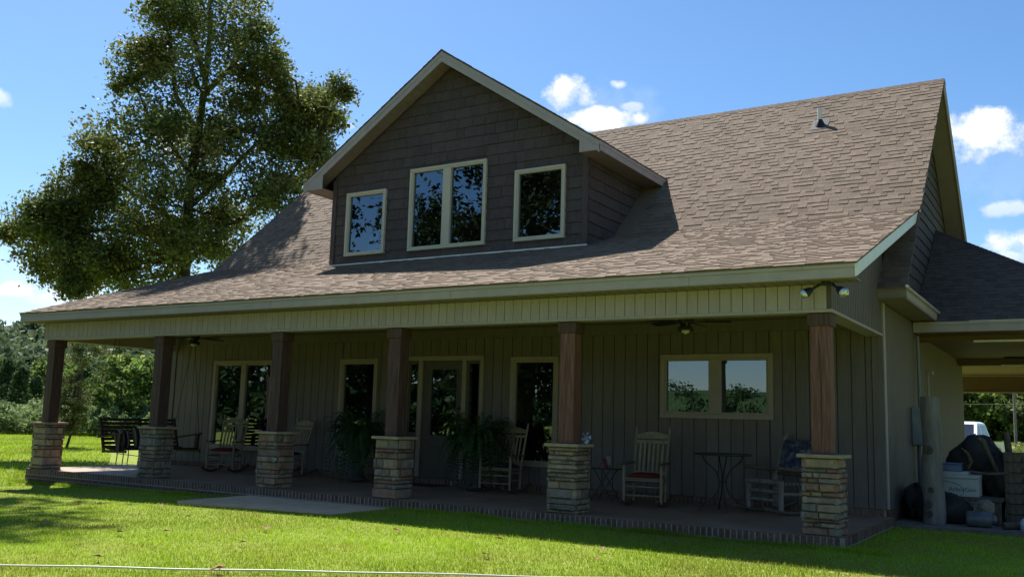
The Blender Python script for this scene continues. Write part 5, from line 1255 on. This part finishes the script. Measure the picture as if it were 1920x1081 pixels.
TREES = [('cedar',(-72.0,31.9,-0.41),5.4,0.9450000000000001),('cedar',(-67.1,30.2,-0.41),4.6,1.05),('cedar',(-68.1,32.0,-0.42),4.0,1.05),('round_dark',(-79.4,36.8,-0.43),5.4,1.05),('round_green',(-79.2,34.5,-0.42),5.6,1.05),('round_dark',(-81.9,39.9,-0.44),6.0,1.05),('round_green',(-74.7,37.3,-0.44),5.5,1.05),('round_green2',(-76.9,40.7,-0.45),5.8,1.05),('round_dark',(-73.7,40.3,-0.46),5.2,1.05),('round_green',(-49.7,26.9,-0.41),4.9,1.1025),('round_green2',(-53.5,31.6,-0.43),4.8,1.05),('round_green',(-61.4,33.7,-0.43),4.1,1.1550000000000002),('round_dark',(-78.0,44.6,-0.47),5.8,1.05),('round_green2',(-64.7,41.1,-0.47),5.7,1.05),('round_green2',(-96.9,42.5,-0.41),6.4,1.2075),('round_dark',(-97.7,44.4,-0.42),6.5,1.2075),('pale',(-92.2,42.7,-0.43),6.1,1.2075),('round_green',(-101.8,49.8,-0.41),6.5,1.2075),('round_green2',(-98.6,49.5,-0.42),6.8,1.2075),('round_dark',(-94.5,48.6,-0.44),6.6,1.2075),('pale',(-88.7,46.5,-0.45),6.5,1.2075),('round_green',(-88.0,47.6,-0.46),6.1,1.2075),('round_green2',(-94.1,53.3,-0.45),6.6,1.2075),('round_dark',(-92.4,53.8,-0.46),6.5,1.2075),('pale',(-85.4,50.7,-0.48),5.9,1.2075),('round_green',(-89.0,54.9,-0.47),6.1,1.2075),('round_green2',(-89.4,57.0,-0.47),6.7,1.2075),('round_dark',(-85.0,55.5,-0.48),6.1,1.2075),('pale',(-82.6,55.4,-0.49),6.5,1.2075),('round_green',(-11.9,112.1,-0.4),9.9,1.05),('round_dark',(-11.8,121.8,-0.4),8.9,1.05),('round_green2',(-9.9,114.8,-0.37),9.6,1.05),('round_dark',(-9.6,122.7,-0.36),9.5,1.05),('pale',(-8.4,122.8,-0.34),8.9,1.05),('round_green',(-6.8,116.0,-0.31),9.4,1.05),('round_dark',(-5.8,118.4,-0.31),9.5,1.05),('round_green2',(-4.3,110.1,-0.31),9.2,1.05),('round_dark',(-4.0,124.1,-0.3),10.6,1.05),('pale',(-2.2,109.0,-0.31),8.5,1.05)]
KINDLAB = {'cedar': ('dark pointed cedar', 'cedar_tree'), 'round_dark': ('dark rounded evergreen', 'tree'), 'round_green': ('mid green leafy tree', 'tree'), 'round_green2': ('bushy fresh green tree', 'tree'), 'pale': ('greyish green tree', 'tree')}
SPOT = {0: 'dark pointed cedar at the left picture edge beyond the hedge', 1: 'dark pointed cedar between the edge cedar and the first porch column', 2: 'shorter dark cedar just left of the first porch column', 9: 'bright bushy green tree seen between the first two porch columns', 10: 'green tree half hidden by the second porch column'}
ORD = ['first', 'second', 'third', 'fourth', 'fifth', 'sixth', 'seventh', 'eighth', 'ninth', 'tenth', 'eleventh']
def bearing(t): return math.atan2(t[1][0] - CAMPOS.x, t[1][1] - CAMPOS.y)
for i, (k, P_, h, w) in enumerate(TREES):
    left = i < 29; lab = SPOT.get(i) or (KINDLAB[k][0] + (' behind the left hedge' if left else ' beyond the carport field'))
    if i not in SPOT:
        same = sorted((q for q in range(len(TREES)) if q not in SPOT and TREES[q][0] == k and (q < 29) == left), key=lambda q: bearing(TREES[q]))
        if len(same) > 1: lab += ', ' + ORD[same.index(i)] + ' from the left'
    plant(k, P_, h, w, lab, KINDLAB[k][1], None if i in SPOT else KINDLAB[k][0] + ('s of the left wood' if left else 's beyond the right field'), rot=i * 1.7)
for k in PR:
    if not used[k]:
        for o in PR[k]: bpy.data.objects.remove(o)


# ---------------------------------------------------------------- masses too far or too even to count
def mass(name, label, pts, size, mat, seed, cat, aspect=.7, flat=.5):
    rg = np.random.default_rng(seed); V = leaf_quads(pts, size, rg, flat, aspect); t = np.repeat(rg.uniform(.6, 1.4, len(pts) // 25 + 1), 25)[:len(pts)] * rg.uniform(.8, 1.25, len(pts))
    o = np_mesh(name, V, 4, mat, None, t, kind='stuff'); return tag(o, label, cat)

rg = np.random.default_rng(88)
hc = []
for i in range(900):
    a = rg.uniform(-430, -140); b = rg.uniform(60, 400); z = float(ground_z(a, b)) + float(hill(a, b))
    hc.append((a, b, z + rg.uniform(3.5, 6.5)))
pts, _ = clumps(hc, rg.uniform(3.5, 6.0, len(hc)), 5, 16, rg, .36)
mass('wooded_hill', 'distant wooded hillside beyond the left tree line', pts, .75, MT['hillleaf'], 5, 'forest')
hc = []
tb = MB(); na = 220
for i in range(na):
    a = 2 * math.pi * i / na
    for k, (q, f) in enumerate(((318, 0), (326, .75), (338, 1), (360, .9))):
        hh = 12.6 + 1.2 * math.sin(a * 9) + .7 * math.sin(a * 23 + 1) + .5 * math.sin(a * 61); x_, y_ = -10 + q * math.cos(a), -5 + q * math.sin(a)
        tb.v.append((x_, y_, (-.6 + f * hh) + float(hill(x_, y_))))
tb.add([], []); tb.f = [(i * 4 + k, ((i + 1) % na) * 4 + k, ((i + 1) % na) * 4 + k + 1, i * 4 + k + 1) for i in range(na) for k in range(3)]; tb.sm = [True] * len(tb.f); tb.t = [1.0] * len(tb.f)
tag(tb.build('distant_wood', MT['darkleaf'], center=False, kind='stuff'), 'dark body of the far wood encircling the fields', 'forest')
for i in range(820):
    a = rg.uniform(0, 2 * math.pi); q = rg.uniform(314, 335)
    x_, y_ = -10 + q * math.cos(a), -5 + q * math.sin(a); hc.append((x_, y_, 1 + rg.uniform(0, 1) ** .5 * (11.2 + 1.2 * math.sin(a * 9) + .7 * math.sin(a * 23 + 1)) + float(hill(x_, y_))))
pts, _ = clumps(hc, rg.uniform(2.2, 4.0, len(hc)), 6, 42, rg, .40)
mass('distant_treeline', 'far tree line closing the fields all round, mirrored in the windows', pts, .45, MT['darkleaf'], 6, 'forest')
hc = []
for i in range(230):
    t = rg.uniform(0, 1); hc.append((-41 - 55 * t + rg.normal() * 2.5, -52 + 34 * t + rg.normal() * 2.5, rg.uniform(.5, 9.5)))
pts, _ = clumps(hc, rg.uniform(1.5, 2.6, len(hc)), 5, 26, rg, .36)
mass('woodland_edge', 'dense wood edge across the drive, mirrored dark in the left windows', pts, .32, MT['darkleaf'], 16, 'woodland')
# bushy hedge across the side lawn
hx = np.array([-.526, .850]); lx = np.array([.850, .526]); o_ = np.array([2.55, -11.34])
n_ = 60000; lat = rg.uniform(-46, -14, n_); dep = rg.uniform(55.5, 66, n_)
P2 = o_ + lat[:, None] * lx + dep[:, None] * hx
hh = 1.15 + .35 * np.sin(lat * 1.9) * np.sin(dep * 1.3) + .25 * np.sin(lat * 4.7 + 1) + .5 * np.clip((dep - 56) / 6, 0, 1)
zz = ground_z(P2[:, 0], P2[:, 1]) + hh * rg.uniform(.05, 1, n_) ** .55 + .06 * rg.normal(size=n_)
mass('hedge', 'sunlit pale green bushy hedge along the far edge of the side lawn', np.stack([P2[:, 0], P2[:, 1], zz], 1), .115, MT['paleleaf'], 7, 'hedge')
n_ = 70000; X_ = rg.uniform(-15, 8, n_); Y_ = 34 + 90 * rg.uniform(0, 1, n_) ** 1.5
zz = ground_z(X_, Y_) + (.62 + .12 * np.sin(X_ * 7.5) + .08 * np.sin(Y_ * 1.7)) * rg.uniform(.25, 1, n_) ** .5
mass('crop_field', 'leafy yellow green crop field beyond the carport', np.stack([X_, Y_, zz], 1), .12, MT['cropleaf'], 8, 'crop')
# utility pole with wires
r = empty('utility_pole', (-3.55, 90.0, -.33), 'slim wooden utility pole standing past the crop field', 'utility pole')
m = MB(); m.tube([(-3.55, 90, -.4), (-3.5, 90, 9.2)], [.14, .10], 10); m.build('pole', MT['log'], r)
m = MB(); m.bar((-4.5, 90, 8.6), (-2.5, 90, 8.6), .1, .12); m.build('cross_arm', MT['log'], r)
for z_, k in ((8.7, 0), (5.0, 1)):
    m = MB(); m.tube([(-3.5 + d_, 90 - d_ * .25 + k, z_ - .9 * (1 - ((d_ / 45) ** 2))) if abs(d_) < 46 else (-3.5 + d_, 90, z_) for d_ in np.linspace(-45, 45, 19)], .022, 5); m.build('wire', MT['wire'], r)

# ---------------------------------------------------------------- white pickup parked behind the carport
tz = float(ground_z(-1.2, 28)); r = empty('pickup_truck', (0, 0, 0), 'white pickup truck parked on the grass behind the carport', 'truck')
wp = pm('white_car_paint', (.72, .74, .78), (.76, .78, .82), 2, .25, 0, spec=.6); tg = pm('dark_car_glass', (.015, .02, .03), (.02, .025, .035), 2, .06, 0, spec=.9); rub = pm('tyre_rubber', (.015, .015, .015), (.03, .03, .03), 20, .85, .2)
m = MB(); prof = [(-2.75, .45), (-2.75, 1.05), (-.75, 1.08), (-.75, 1.05), (1.0, 1.08), (2.35, 1.0), (2.6, .9), (2.65, .45), (2.25, .42), (2.15, .70), (1.9, .86), (1.6, .86), (1.35, .70), (1.25, .42), (-1.25, .42), (-1.35, .70), (-1.6, .86), (-1.9, .86), (-2.15, .70), (-2.25, .42)]
m.prism([(p[0], p[1]) for p in prof], 'y', -.95, .95); m.build('body', wp, r)
m = MB(); lo = [(-.95, -.9), (1.15, -.9), (1.15, .9), (-.95, .9)]; hi = [(-.7, -.72), (.35, -.72), (.35, .72), (-.7, .72)]
m.add([(a, b, 1.07) for a, b in lo] + [(a, b, 1.76) for a, b in hi] + [(a * .8, b * .85, 1.82) for a, b in hi], [(0, 1, 5, 4), (1, 2, 6, 5), (2, 3, 7, 6), (3, 0, 4, 7), (4, 5, 9, 8), (5, 6, 10, 9), (6, 7, 11, 10), (7, 4, 8, 11), (8, 9, 10, 11)]); m.build('cab', wp, r)
def gl(a, b, c, d, nm, out):
    a, b, c, d = map(Vector, (a, b, c, d)); cen = (a + b + c + d) / 4; o = Vector(out) * .006; m = MB(); m.add([cen + (q - cen) * .86 + o for q in (a, b, c, d)], [(0, 1, 2, 3)]); m.build(nm, tg, r)
gl((1.15, -.9, 1.07), (1.15, .9, 1.07), (.35, .72, 1.76), (.35, -.72, 1.76), 'windscreen', (1, 0, 1))
for s_ in (-1, 1):
    gl((.15, s_ * .9, 1.07), (1.1, s_ * .9, 1.07), (.33, s_ * .725, 1.74), (.12, s_ * .725, 1.74), 'side_window', (0, s_, .2)); gl((-.9, s_ * .9, 1.07), (.1, s_ * .9, 1.07), (.08, s_ * .725, 1.74), (-.68, s_ * .725, 1.74), 'side_window', (0, s_, .2))
    m = MB(); m.cbox(.95, 1.08, s_ * .95, s_ * 1.16, 1.12, 1.30, .02); m.build('door_mirror', wp, r)
    m = MB(); m.cbox(2.52, 2.655, s_ * .62, s_ * .92, .72, .88, .01); m.build('headlight', MT['bulb'], r)
    for xx in (-1.75, 1.75):
        m = MB(); m.tube([(xx, s_ * .72, .38), (xx, s_ * .98, .38)], [.38, .38], 20); w_ = m.build('wheel', rub, r); m = MB(); m.tube([(xx, s_ * .975, .38), (xx, s_ * .995, .38)], [.22, .20], 14); m.build('rim', gmz, w_)
m = MB(); m.cbox(2.6, 2.66, -.6, .6, .62, .88, .01); m.build('grille', MT['black'], r); m = MB(); m.cbox(2.6, 2.76, -.95, .95, .40, .58, .02); m.build('bumper', gmz, r)
r.location = (-1.75, 28.6, tz); r.rotation_euler.z = rad(-99)
